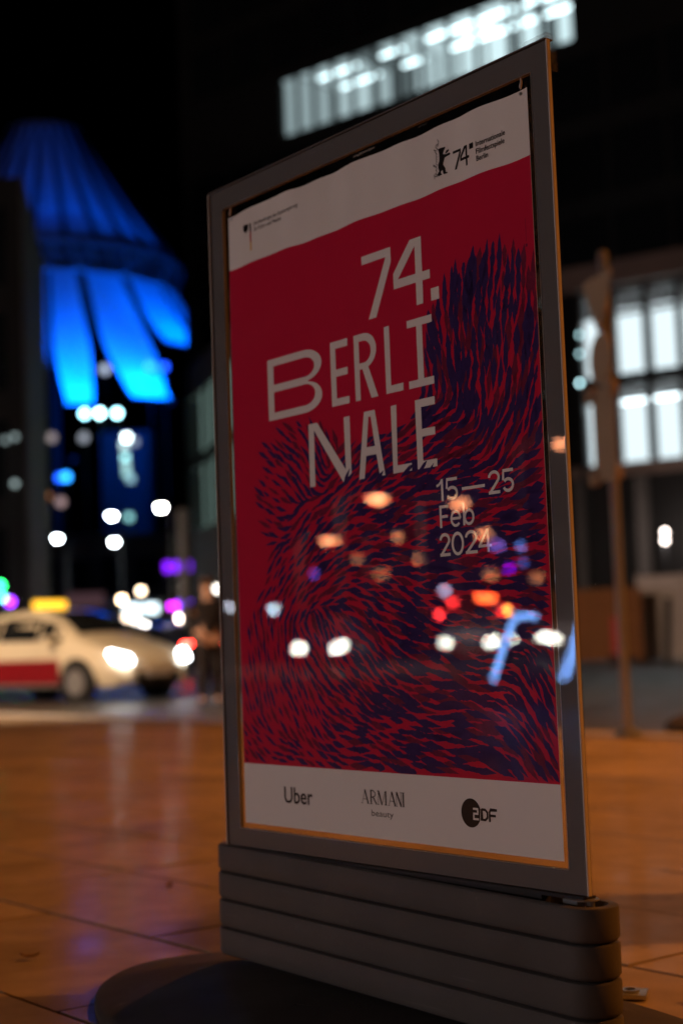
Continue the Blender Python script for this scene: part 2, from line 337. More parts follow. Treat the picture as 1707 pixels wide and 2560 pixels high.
# oval rubber foot
prof = [(.99, .0005), (1.0, .003), (1.0, .012), (.997, .0133), (.999, .0145), (.996, .017), (.986, .021), (.965, .0245), (.91, .0315), (.80, .043), (.63, .0555), (.35, .064), (.02, .066)]
mb = MB(); mb.rings([[(.79 * s * math.cos(a), .40 * s * math.sin(a), z) for a in [i * 2 * math.pi / 72 for i in range(72)]] for s, z in prof])
bp = place_base(mb.build('foot_plate', m_rubber, ST, True), False)
lg = MB()
for ox, oy in ((0, 0), (.040, .036)):
    w = .052; t = .004
    for a in ((-w / 2, w / 2, -w / 2, -w / 2 + t), (-w / 2, w / 2, w / 2 - t, w / 2), (-w / 2, -w / 2 + t, -w / 2 + t, w / 2 - t), (w / 2 - t, w / 2, -w / 2 + t, w / 2 - t)):
        x0, x1, y0, y1 = a; lg.bx(ox + x0, ox + x1, oy + y0, oy + y1, -.002, .004 + (.0004 if ox else 0))
lo = lg.build('embossed_mark', m_rubber, bp, bevel=.0006); lo.location = (-.085, -.205, .0500); lo.rotation_euler = (R(10), 0, R(20))

# ------------------------------------------------------------------ poster (hangs between the panes)
PO = thing('film_poster', 'red and white film festival poster with indigo brush strokes behind acrylic', 'poster', SO, R(-52))
PZ = .33
def sm(a, b, x): t = max(0, min(1, (x - a) / (b - a))); return t * t * (3 - 2 * t)
def wave(x, z):
    A = sm(.98, 1.19, z)
    w = .0012 * math.sin(2 * math.pi * x / .31 + .6) + .0011 * math.sin(2 * math.pi * x / .165 + 2.1) + .0007 * math.sin(2 * math.pi * x / .083 + 1)
    return A * w + .0004 * math.sin(9 * x + 7 * z)
def PP(x, z, off=0): return (x, -.0003 - off + wave(x, z), PZ + z)
def sheet(x0, x1, z0, z1, off, nx, nz, mat, name, parent=PO, edge=None):
    vs = []; fs = []
    for j in range(nz + 1):
        for i in range(nx + 1):
            x = x0 + (x1 - x0) * i / nx; z = z0 + (z1 - z0) * j / nz
            if edge: z += edge(x, j / nz)
            vs.append(PP(x, z, off))
    for j in range(nz):
        for i in range(nx): a = j * (nx + 1) + i; fs.append((a, a + 1, a + nx + 2, a + nx + 1))
    return MB().add(vs, fs).build(name, mat, parent, True)
def sag(x, t): return t * (-.0018 * math.sin(math.pi * x / .841) - .0016 * math.sin(2 * math.pi * x / .27 + 1.2) - .0009 * math.sin(2 * math.pi * x / .11))
paper = sheet(0, .841, 0, 1.189, 0, 160, 200, m_paper, 'paper', edge=lambda x, t: sag(x, sm(.85, 1, t)))
pb = MB().add([(p[0], p[1] + .00025, p[2]) for p in [tuple(v.co) for v in paper.data.vertices]], [list(f.vertices)[::-1] for f in paper.data.polygons]).build('paper_back', m_paper, PO, True)
sheet(.0004, .8406, .1135, 1.081, .00012, 160, 200, m_red, 'red_field', edge=lambda x, t: sag(x, sm(.9, 1, t)) * .8)
class Print:
    def __init__(s, off): s.mb = MB(); s.off = off
    def poly(s, outer, holes=()):
        s.off += 4e-7
        loops = [[Vector((x / 1000, z / 1000, 0)) for x, z in l] for l in [outer, *holes]]
        flat = [p for l in loops for p in l]
        s.mb.add([PP(p.x, p.y, s.off) for p in flat], [list(t) for t in tessellate_polygon(loops)])
    def rect(s, x0, x1, z0, z1): s.poly([(x0, z0), (x1, z0), (x1, z1), (x0, z1)])
    def line(s, pts, w):
        n = len(pts); L = []; Rr = []
        for i, p in enumerate(pts):
            a = Vector(pts[max(i - 1, 0)]); b = Vector(pts[min(i + 1, n - 1)]); d = (b - a).normalized(); nn = Vector((-d.y, d.x)) * w / 2
            if 0 < i < n - 1:
                d1 = (Vector(p) - a).normalized(); c = max(.55, abs(d1.dot(d))); nn /= c
            L.append((p[0] + nn.x, p[1] + nn.y)); Rr.append((p[0] - nn.x, p[1] - nn.y))
        for i in range(n - 1): s.poly([L[i], L[i + 1], Rr[i + 1], Rr[i]])
    def text(s, body, x0, x1, z0, z1, bold=0):
        cu = bpy.data.curves.new('t', 'FONT'); cu.body = body; cu.resolution_u = 4; cu.offset = bold
        o = bpy.data.objects.new('t', cu); C.objects.link(o); bpy.context.view_layer.update()
        me = bpy.data.meshes.new_from_object(o.evaluated_get(bpy.context.evaluated_depsgraph_get()))
        xs = [v.co.x for v in me.vertices]; ys = [v.co.y for v in me.vertices]; a, b, c, d = min(xs), max(xs), min(ys), max(ys)
        vs = []
        for v in me.vertices:
            x = (x0 + (x1 - x0) * (v.co.x - a) / (b - a)) / 1000; z = (z0 + (z1 - z0) * (v.co.y - c) / (d - c)) / 1000; vs.append(PP(x, z, s.off))
        s.mb.add(vs, [list(p.vertices) for p in me.polygons])
        bpy.data.objects.remove(o); bpy.data.curves.remove(cu); bpy.data.meshes.remove(me)
    def done(s, name, mat, label=None):
        me = bpy.data.meshes.new(name); me.from_pydata(s.mb.v, [], s.mb.f); me.materials.append(mat)
        o = bpy.data.objects.new(name, me); C.objects.link(o); o.parent = PO
        if label: o['label'] = label
        return o
def arc(cx, cz, rx, rz, a0, a1, n=14): return [(cx + rx * math.cos(R(a0 + (a1 - a0) * i / n)), cz + rz * math.sin(R(a0 + (a1 - a0) * i / n))) for i in range(n + 1)]
# flowing field of brush strokes
BND = [(840, 905), (796, 936), (728, 950), (675, 940), (625, 908), (598, 878), (583, 822), (568, 751), (560, 707), (483, 699), (422, 688), (355, 685), (299, 718), (221, 745), (151, 745), (115, 722), (82, 669), (76, 615), (94, 546), (120, 495), (82, 447), (43, 390), (20, 324), (3, 120), (838, 120)]
FLOW = [(714, 905, .14, .99), (808, 816, .07, 1), (625, 814, .15, -.99), (703, 729, -.04, -1), (808, 679, -.34, -.94), (748, 653, -.57, -.82), (647, 666, .96, .27), (694, 590, .99, .13), (812, 591, .95, .31), (481, 665, .96, .26), (358, 642, .84, .54), (163, 713, .84, -.55), (110, 653, .85, -.53), (112, 569, .93, -.37), (214, 642, .68, -.74), (285, 714, .4, -.92), (223, 560, .83, .56), (122, 486, .75, .66), (475, 576, .99, .15), (583, 493, 1, .03), (788, 512, 1, .06), (779, 378, .99, -.11), (411, 506, 1, .06), (284, 476, .93, .37), (189, 441, .74, .67), (464, 390, .91, -.41), (400, 317, .74, -.67), (263, 335, .56, -.83), (98, 322, .15, -.99), (43, 240, .3, -.95), (60, 158, .83, -.56), (129, 112, .99, -.1), (190, 225, .52, -.85), (334, 242, .88, -.47), (576, 386, .98, -.21), (570, 300, .97, -.23), (565, 207, 1, -.05), (665, 140, 1, -.1), (812, 179, .61, -.79), (809, 270, .49, -.87), (726, 312, 1, -.09), (353, 136, 1, -.06), (450, 169, .98, -.22)]
def inside(x, z):
    c = False; j = len(BND) - 1
    for i in range(len(BND)):
        xi, zi = BND[i]; xj, zj = BND[j]
        if (zi > z) != (zj > z) and x < (xj - xi) * (z - zi) / (zj - zi) + xi: c = not c
        j = i
    return c
def flow(x, z):
    cx = sx = 0
    for fx, fz, a, b in FLOW:
        w = 1 / ((fx - x) ** 2 + (fz - z) ** 2 + 500) ** 1.6; t = 2 * math.atan2(b, a); cx += w * math.cos(t); sx += w * math.sin(t)
    t = math.atan2(sx, cx) / 2 + .07 * math.sin(x / 23 + z / 31); return math.cos(t), math.sin(t)
def stroke_ok(p): return 1 <= p[0] <= 840 and 114 <= p[1] <= 1000
def brush(P, x, z, ln, wd, rnd):
    pts = [(x, z)]; d0 = flow(x, z)
    for sgn in (1, -1):
        px, pz = x, z; pd = (d0[0] * sgn, d0[1] * sgn)
        for k in range(6):
            d = flow(px, pz)
            if d[0] * pd[0] + d[1] * pd[1] < 0: d = (-d[0], -d[1])
            pd = d; px += d[0] * ln / 12; pz += d[1] * ln / 12
            if not stroke_ok((px, pz)): break
            pts.append((px, pz)) if sgn > 0 else pts.insert(0, (px, pz))
    if len(pts) < 5: return
    n = len(pts); L = []; Q = []; peak = rnd.uniform(.3, .7); blunt = rnd.random() < .35
    if rnd.random() < .5: pts = pts[::-1]
    for i, p in enumerate(pts):
        t = i / (n - 1); w = (t / peak) ** .75 if t < peak else ((1 - t) / (1 - peak)) ** (.45 if blunt else .85)
        w = max(w, .05) * wd / 2
        a, b = pts[max(i - 1, 0)], pts[min(i + 1, n - 1)]; dx, dz = b[0] - a[0], b[1] - a[1]; q = math.hypot(dx, dz) + 1e-6; nx, nz = -dz / q, dx / q
        wa = w * rnd.uniform(.75, 1.2); wb = w * rnd.uniform(.75, 1.2)
        L.append((min(840, max(1, p[0] + nx * wa)), max(114, p[1] + nz * wa))); Q.append((min(840, max(1, p[0] - nx * wb)), max(114, p[1] - nz * wb)))
    for i in range(n - 1): P.mb.add([PP(a / 1000, b / 1000, P.off) for a, b in (L[i], L[i + 1], Q[i + 1], Q[i])], [(0, 1, 2, 3)])
rnd = random.Random(5); centres = {}
ink = Print(.0003); ink2 = Print(.00022)
tries = 0
while tries < 14000:
    tries += 1; x = rnd.uniform(2, 838); z = rnd.uniform(116, 955)
    if not inside(x, z): continue
    a, b = flow(x, z); gx, gz = int(x // 30), int(z // 30); bad = False
    for i in (-1, 0, 1):
        for j in (-1, 0, 1):
            for (ox, oz) in centres.get((gx + i, gz + j), ()):
                dx, dz = x - ox, z - oz; al = dx * a + dz * b; ac = -dx * b + dz * a
                if (al / 26) ** 2 + (ac / 10.4) ** 2 < 1: bad = True; break
            if bad: break
        if bad: break
    if bad: continue
    centres.setdefault((gx, gz), []).append((x, z))
    k = .75 + .45 * min(1, max(0, (x - 100) / 500)); small = rnd.random() < .18
    brush(ink2 if rnd.random() < .3 else ink, x, z, rnd.uniform(42, 66) * k * (.65 if small else 1), rnd.uniform(9.5, 14.5) * k * (.7 if small else 1), rnd)
tag(ink.done('brush_strokes', m_ink), kind='stuff'); tag(ink2.done('dry_brush_strokes', m_ink2), kind='stuff')
# big white lettering
T = Print(.00042)
SEVEN = [(418, 1014), (498, 1014), (498, 988), (453, 899), (432, 899), (484, 999), (418, 999)]
FOUR = [(549, 1014), (578, 1014), (578, 953), (597, 953), (597, 938), (578, 938), (578, 899), (561, 899), (561, 938), (503, 938), (503, 965)]; FOURH = [(561, 1001), (561, 953), (515, 953)]
T.poly(SEVEN); T.poly(FOUR, [FOURH]); T.rect(598, 618, 899, 920)
T.poly([(121, 879), (235, 879)] + arc(235, 849.5, 56, 29.5, 90, -76)[1:] + arc(235, 791, 55, 29, 76, -90) + [(121, 762)],
       [[(140, 829), (140, 865), (238, 865)] + arc(238, 847, 31, 18, 90, -90)[1:], [(140, 776), (140, 815), (238, 815)] + arc(238, 795.5, 31, 19.5, 90, -90)[1:]])
EE = lambda x0, x1, z0, z1, zm: T.poly([(x0, z1), (x1, z1), (x1, z1 - 13.5), (x0 + 15, z1 - 13.5), (x0 + 15, zm + 6.5), (x1 - 2, zm + 6.5), (x1 - 2, zm - 6.5), (x0 + 15, zm - 6.5), (x0 + 15, z0 + 13), (x1, z0 + 13), (x1, z0), (x0, z0)])
EE(318, 369, 761, 878, 820); EE(546, 596, 622, 739, 682)
T.poly([(387, 878), (415, 878)] + arc(415, 847, 34, 31, 90, -72)[1:] + [(450, 761), (431, 761), (409, 815), (401, 815), (401, 761), (387, 761)], [[(401, 826), (401, 865), (413, 865)] + arc(413, 845.5, 21, 19.5, 90, -90)[1:]])
T.poly([(472, 878), (486, 878), (486, 774), (518, 774), (518, 761), (472, 761)])
T.poly([(533, 877), (597, 877), (597, 864), (572, 864), (572, 773), (597, 773), (597, 760), (533, 760), (533, 773), (557, 773), (557, 864), (533, 864)])
T.poly([(245, 739), (271, 739), (351, 644), (350, 738), (367, 738), (367, 636), (343, 622), (261, 726), (260, 623), (244, 623)])
T.poly([(408, 739), (438, 739), (460, 622), (446, 622), (438, 661), (410, 661), (403, 622), (388, 622)], [[(420, 729), (426, 729), (435, 676), (412, 676)]])
T.poly([(482, 739), (497, 739), (494, 635), (531, 635), (531, 622), (482, 622)])
T.done('title_lettering', m_paper)
D = Print(.00042); SW = 5.0
def g5(x0, x1, z0, z1): H, Wd = z1 - z0, x1 - x0; D.line([(x1 - 1, z1 - SW / 2), (x0 + 3.2, z1 - SW / 2), (x0 + 2.2, z0 + .53 * H)] , SW); D.line(arc((x0 + x1) / 2, z0 + .315 * H, Wd / 2 - SW / 2, .315 * H - SW / 2, 142, -158, 22), SW)
def g2(x0, x1, z0, z1): H, Wd = z1 - z0, x1 - x0; D.line(arc((x0 + x1) / 2, z1 - .30 * H, Wd / 2 - SW / 2, .30 * H - SW / 2, 178, -38, 20) + [(x0 + SW * .75, z0 + SW / 2)], SW); D.rect(x0 + .5, x1 - .5, z0, z0 + SW)
def g0(x0, x1, z0, z1): D.line(arc((x0 + x1) / 2, (z0 + z1) / 2, (x1 - x0) / 2 - SW / 2, (z1 - z0) / 2 - SW / 2, 90, 452, 34), SW)
def g4(x0, x1, z0, z1): H, Wd = z1 - z0, x1 - x0; xs = x1 - .27 * Wd; D.rect(xs - SW / 2, xs + SW / 2, z0, z1); D.line([(xs - 1, z1 - 1.5), (x0 + 2, z0 + .27 * H)], SW * .95); D.rect(x0, x1, z0 + .22 * H, z0 + .22 * H + SW * .9)
D.rect(602.5, 607.5, 563, 599.5); D.line([(604, 597), (600, 592.5), (596, 590), (591, 589)], 4)
g5(614, 643, 562.5, 599.5); D.rect(653, 707, 576, 580.8); g2(715, 742, 562.5, 600); g5(747, 773, 562.5, 599.5)
D.rect(596, 601, 519, 556); D.rect(601, 618, 551.2, 556); D.rect(601, 616, 535, 539.6)
D.line([(624, 532)] + [(646, 532)] + arc(635, 531.8, 10.8, 11.5, 2, 318, 24), 4.4)
D.rect(652.5, 657.2, 519, 556); D.line(arc(667, 531.8, 10.2, 11.2, 0, 360, 26), 4.6)
g2(593, 619, 472, 510); g0(622, 652, 471.5, 510); g2(655, 684, 472, 510); g4(686, 717, 472, 509.5)
D.done('date_lettering', m_paper)
# a few strokes run over the feet of the last letters
for (pts, w) in (([(500, 613), (512, 619), (526, 628), (536, 631)], 4.5), ([(534, 611), (551, 618), (563, 628), (570, 634)], 4), ([(566, 610), (577, 617), (587, 628)], 3.5), ([(436, 614), (446, 622), (455, 630)], 4.5), ([(340, 612), (352, 630), (362, 644)], 4.5)):
    ov = Print(.00052)
    for i in range(len(pts) - 1):
        t0, t1 = i / (len(pts) - 1), (i + 1) / (len(pts) - 1); w0, w1 = w * (.2 + math.sin(math.pi * t0)) / 1.2, w * (.2 + math.sin(math.pi * t1)) / 1.2
        (x0, z0), (x1, z1) = pts[i], pts[i + 1]; q = math.hypot(x1 - x0, z1 - z0); nx, nz = -(z1 - z0) / q, (x1 - x0) / q
        ov.poly([(x0 + nx * w0, z0 + nz * w0), (x1 + nx * w1, z1 + nz * w1), (x1 - nx * w1, z1 - nz * w1), (x0 - nx * w0, z0 - nz * w0)])
    ov.done('overlapping_stroke', m_ink)
# festival mark, top right
B = Print(.0003)
B.poly([(628.1, 1148.7), (632.1, 1150.2), (639.7, 1149.8), (645.8, 1149.1), (645.3, 1146.8), (642.4, 1143.7), (640.6, 1140), (639.7, 1138.2), (646.5, 1136.5), (651.8, 1136.8), (655.6, 1136.8), (657.3, 1134.3), (655.4, 1132.7), (650.8, 1132.5), (643.9, 1131.3), (642.6, 1128), (640.3, 1123.4), (639.4, 1120.6), (644.3, 1114), (644.8, 1109.7), (645.4, 1106.5), (649.4, 1105.6), (649, 1103.6), (642.1, 1103.7), (638.7, 1105.2), (638.1, 1111.6), (634.2, 1110.6), (633.2, 1107.7), (636.6, 1105.2), (635.3, 1104), (628.4, 1103.5), (623.9, 1106.6), (625.6, 1108.2), (629.7, 1111.8), (627.7, 1117.5), (627.3, 1122.9), (630.4, 1128.3), (631.1, 1134.3), (630.8, 1141.7), (630, 1146.1)])
B.poly([(645.1, 1138.2), (647.6, 1142.2), (653.8, 1143.3), (654, 1140.4), (649.6, 1138), (645.8, 1137.5)])
B.line([(618.5, 1101.2), (616.3, 1108.6), (620.3, 1110.1), (621.7, 1107.2), (618.5, 1105.9), (625.3, 1103.1), (621.9, 1110.8), (624.4, 1113.2), (621.4, 1115.6), (624.6, 1117.3), (622.5, 1120), (616.5, 1123.7), (615.9, 1126), (624.1, 1120.6), (625, 1123.5), (622.2, 1127.4), (625.3, 1128.6), (623.2, 1131.3), (625.6, 1132.7), (622.7, 1135.6), (625.8, 1136.8), (623.7, 1139.5), (625.4, 1141.7), (619.7, 1150.1), (618.3, 1151.5), (625.7, 1147.3), (628.2, 1149.3), (623.1, 1154.4), (624.1, 1157.7), (628, 1158.2), (628, 1154), (630.2, 1157.6), (630.6, 1162.7), (627.7, 1166.6)], 1.0)
fit = lambda P, x0, x1, z0, z1, a=(418, 498, 899, 1014): [(x0 + (x - a[0]) / (a[1] - a[0]) * (x1 - x0), z0 + (z - a[2]) / (a[3] - a[2]) * (z1 - z0)) for x, z in P]
B.poly(fit(SEVEN, 663, 683, 1104, 1136)); fa = (503, 597, 899, 1014); B.poly(fit(FOUR, 681, 704, 1103, 1137, fa), [fit(FOURH, 681, 704, 1103, 1137, fa)])
B.rect(705, 715, 1127.5, 1136.8)
B.text('Internationale', 721, 789, 1127.5, 1136.5, .022); B.text('Filmfestspiele', 721, 787, 1112, 1124, .022); B.text('Berlin', 721, 748, 1103, 1112, .022)
B.done('festival_mark', m_black)
# government mark, top left
G = Print(.0003)
G.poly([(63, 1160), (65, 1157), (68, 1159), (71.5, 1156), (71, 1150), (69, 1145), (66.5, 1147), (67, 1143), (64.5, 1144), (63, 1139.5), (61.5, 1144), (59, 1143), (59.5, 1147), (57, 1145), (55, 1150), (54.5, 1156), (58, 1159), (61, 1157)])
G.rect(76, 80, 1142, 1158.5); G.text('Die Beauftragte der Bundesregierung', 89, 237, 1148.5, 1158.5); G.text('f\u00fcr Kultur und Medien', 90, 181, 1139, 1147.5)
G.done('ministry_mark', m_black)
q = Print(.0003); q.rect(76, 80, 1121, 1142); q.done('flag_red_bar', m_flagred)
q = Print(.0003); q.rect(76, 80, 1104, 1121); q.done('flag_gold_bar', m_gold)
q = Print(.0003); [q.rect(823.2, 824.4, z, z + 1.7) for z in [948 + 2.6 * i for i in range(14)]]; q.rect(821.5, 826, 939, 944); q.done('fine_print', m_ink2)
# sponsor marks along the bottom
U = Print(.0003); U.text('Uber', 130, 218, 45, 75, .012); U.done('ride_mark', m_black)
U = Print(.0003); U.text('beauty', 388, 447, 34.5, 48.5)
def serif_letters():
    t, k, z0, z1 = 1.1, 3.6, 58, 82
    sf = lambda x, z, w=6: U.line([(x - w / 2, z), (x + w / 2, z)], .9)
    for ox in (361, 434):
        U.line([(ox + 2, z0), (ox + 10.5, z1)], t); U.line([(ox + 10, z1), (ox + 19, z0)], k); U.line([(ox + 5, z0 + 8), (ox + 15, z0 + 8)], t); sf(ox + 2, z0 + .4, 5); sf(ox + 19, z0 + .4, 7)
    U.line([(388, z0), (388, z1)], k); sf(388, z0 + .4, 7); U.line([(386, z1 - .5), (394, z1 - .6), (399, z1 - 4), (400, z1 - 7), (398, z1 - 10), (393, z0 + 12), (389, z0 + 12)], 2); U.line([(394, z0 + 12), (403, z0)], 3)
    U.line([(407.5, z0), (408, z1)], t); U.line([(408.5, z1), (417.5, z0)], k); U.line([(417.5, z0), (426.5, z1)], t); U.line([(428, z1), (428, z0)], k); sf(407.5, z0 + .4, 5); sf(428, z0 + .4, 7); sf(407, z1 - .4, 4); sf(428.5, z1 - .4, 4)
    U.line([(456.5, z0), (456.5, z1)], t); U.line([(457, z1), (468.5, z0)], k); U.line([(469, z0), (469, z1)], t); sf(456.5, z0 + .4, 5); sf(469, z1 - .4, 5)
    U.line([(474.5, z0), (474.5, z1)], k); sf(474.5, z0 + .4, 7); sf(474.5, z1 - .4, 7)
serif_letters(); U.done('beauty_mark', m_black)
U = Print(.0003); U.poly(arc(641, 59, 23, 23, 0, 352, 44)); U.done('channel_disc', m_black)
two = [(647, 66), (659, 66), (661.5, 64), (661.5, 60.5), (659, 58.5), (650, 57.5), (647.8, 55), (647.8, 50), (663, 50)]
dd = [(666, 66), (674, 66), (679, 62), (679, 54), (674, 50), (666, 50), (666, 67)]
ff = [[(684, 47.5), (684, 63), (686.5, 66.5), (701, 66.5)], [(684, 57.5), (698, 57.5)]]
q = Print(.0004); [q.rect(*t) for t in ((646, 658, 64.4, 67.6), (655, 658.4, 60.1, 64.3), (646, 658.2, 56.9, 60.0), (645.6, 649, 51.7, 56.8), (645.6, 659, 48.4, 51.6))]; q.line(dd, 5.6); q.done('channel_mark_white', m_paper)
q = Print(.0005); q.line(dd, 4); [q.line(f, 4) for f in ff]; q.done('channel_mark_black', m_black)
MB().prism(arc(827, 1182, 2.6, 2.6, 0, 330, 11), .0006, .0016, lambda p: (p[0] / 1000, -.0003 - p[2] + wave(p[0] / 1000, p[1] / 1000), PZ + p[1] / 1000)).build('pin', m_steel, PO)
MB().prism(arc(12, 1182, 2.6, 2.6, 0, 330, 11), .0006, .0016, lambda p: (p[0] / 1000, -.0003 - p[2] + wave(p[0] / 1000, p[1] / 1000), PZ + p[1] / 1000)).build('pin', m_steel, PO)

# small steel anchor plate on the paving
ap = thing('anchor_plate', 'small square steel plate with raised ring on the paving', 'metal plate', (.497, 2.868, 0), R(-15))
MB().box((0, 0, .006), (.062, .062, .008)).build('plate', m_steel, ap, bevel=.001)
MB().rings([[(r * math.cos(a), r * math.sin(a), z) for a in [i * math.pi / 10 for i in range(20)]] for r, z in ((.017, .0101), (.017, .0145), (.0105, .0145), (.0105, .0101))]).build('ring', m_steel, ap, True)

# a few dry leaves and paper scraps on the paving
m_leaf = M('dry_leaf', (.16, .09, .04), .8, var=.3, scale=60)
leaf_spots = ((-.72, 3.42, 'curled dry leaf lying left of the foot plate'), (-.52, 4.35, 'dry leaf lying on the paving behind the base at the left'), (.72, 3.28, 'dry leaf lying beside the small steel plate'), (.60, 2.80, 'dry leaf lying in front of the small steel plate'))
for i, (lx, ly, lab) in enumerate(leaf_spots):
    n = 7; L = []; r_ = random.Random(i)
    for j in range(n + 1):
        t = j / n; w = .011 * math.sin(math.pi * t) ** .7 + .0006; L.append((-.022 + .044 * t, w * r_.uniform(.8, 1.2), .003 + .006 * (t - .5) ** 2 * 4))
    mb = MB()
    for j in range(n):
        (x0, w0, z0), (x1, w1, z1) = L[j], L[j + 1]
        mb.add([(x0, -w0, z0 + .005), (x0, 0, z0), (x0, w0, z0 + .004), (x1, -w1, z1 + .005), (x1, 0, z1), (x1, w1, z1 + .004)], [(0, 1, 4, 3), (1, 2, 5, 4)])
    o = mb.build('dry_leaf', m_leaf, None, True); o.location = (lx, ly, .001); o.rotation_euler.z = i * 1.7; tag(o, lab, 'leaf', 'dry leaves on the paving')
# ------------------------------------------------------------------ street lamps
def street_lamp(label, pos, height, col, power, glow, face=None, group=None, arm=1.2, rz=0, lens=(.42, .16, .07), kind='SPOT', mat=None, base=-.12, tilt=0, size=.2, lcol=None, cone=165):
    t = thing('street_lamp', label, 'street lamp', (pos[0], pos[1], base), rz, group); h = height - base
    mt = mat or m_mast
    MB().tube([(arm, 0, 0), (arm, 0, .9), (arm, 0, .92), (arm, 0, h + .1)], [.09, .09, .06, .045], 10).build('mast', mt, t, True)
    MB().tube([(arm, 0, h + .08), (arm * .6, 0, h + .2), (.1, 0, h + .16)], .03, 8).build('arm', mt, t, True)
    MB().box((0, 0, h + .11), (lens[0] + .14, lens[1] + .1, .1)).build('lamp_head', mt, t, bevel=.03)
    MB().ball((0, 0, h + .03), 1, 12, (lens[0] / 2, lens[1] / 2, lens[2])).build('lens', EM(col, glow), t, True)
    if power: light(t, (0, 0, h - lens[2] - .06), power, lcol or col, kind, size, (tilt, 0, -1), cone, .5)
    return t
# the two sodium lamps right of and behind the stand (outside the picture)
street_lamp('tall sodium street lamp at the kerb, right of the road sign', (4.5, 10.7), 7.0, SODIUM, 2150, 60, rz=R(-30), group=None, size=.25)
street_lamp('sodium street lamp on the paving to the right of the stand', (9.0, 3.4), 5.6, SODIUM, 3000, 60, rz=R(0), base=0, size=.12)
lb_ = thing('shadow_bin', 'unseen grey litter bin added outside the right edge to shade the paving', 'litter bin', (1.72, 3.62, 0), R(20))  # unseen bin, added to cast the shadow on the paving at the right
MB().rings([[(r * math.cos(a), r * math.sin(a), z) for a in [i * math.pi / 12 for i in range(24)]] for r, z in ((.24, .02), (.27, .06), (.29, .9), (.26, .94), (.26, .86), (.22, .06))]).build('body', m_mast, lb_, True)
MB().rings([[(r * math.cos(a), r * math.sin(a), z) for a in [i * math.pi / 12 for i in range(24)]] for r, z in ((.3, 1.06), (.3, 1.09), (.1, 1.14))]).build('lid', m_dark, lb_, True)
for k in range(4): MB().tube([(.25 * math.cos(k * math.pi / 2), .25 * math.sin(k * math.pi / 2), .88), (.25 * math.cos(k * math.pi / 2), .25 * math.sin(k * math.pi / 2), 1.07)], .012, 8).build('lid_post', m_dark, lb_)
# lamps of the street on the left: seen only as reflections in the pane, and what lights the poster's face
def lamp_at(P, label, col, power, glow, lens, group=None, rz=0, tilt=0):
    return street_lamp(label, (P.x, P.y), P.z, col, power, glow, rz=rz, group=group, lens=lens, tilt=tilt, kind='POINT', lcol=(1, .76, .70), mat=m_dark)
DSP = 1.0887
def mir(x, y, D): return mirrored(x * DSP, y * DSP, D)
GL = 'street lamps mirrored in the acrylic'
for (x, y, D, pw, gl, ln, lab) in (
    (865, 1147, 46, 4500, 62, (.62, .4, .12), 'peach street lamp mirrored brightest, left of the poster date'),
    (1055, 1152, 46, 2500, 34, (.5, .45, .15), 'peach street lamp mirrored just under the fifteenth of the date'),
    (758, 1240, 54, 3000, 52, (.62, .4, .12), 'peach street lamp mirrored bright at the left of the strokes'),
    (912, 1232, 58, 1200, 17, (.4, .4, .18), 'dim peach street lamp mirrored between two brighter ones'),
    (965, 1283, 62, 1200, 20, (.42, .42, .18), 'dim peach street lamp mirrored left of the year'),
    (1113, 1225, 56, 2000, 26, (.5, .5, .18), 'peach street lamp mirrored above the last digit of the year'),
    (818, 1285, 74, 0, 11, (.5, .5, .2), 'faint street lamp mirrored over the middle of the strokes'),
    (873, 1318, 74, 0, 11, (.5, .5, .2), 'faint street lamp mirrored lowest among the peach ones'),
    (1127, 1315, 70, 0, 14, (.5, .5, .2), 'faint street lamp mirrored beneath the violet lights'),
    (1230, 1328, 66, 0, 14, (.5, .5, .2), 'faint street lamp mirrored near the right edge of the poster'),
    (1290, 1018, 40, 1800, 34, (.4, .4, .15), 'peach street lamp mirrored on the grey right border')):
    lamp_at(mir(x, y, D), lab, PEACH if pw < 1 or gl < 60 else PEACH, pw, gl, ln, GL, R(90))
# added white fill lamp, unseen, to brighten the poster's face
street_lamp('white fill lamp added out of view left of the stand to light the poster', (-34, -16), 5.5, (1, .80, .74), 6500, 40, rz=R(160), kind='POINT', size=.3)

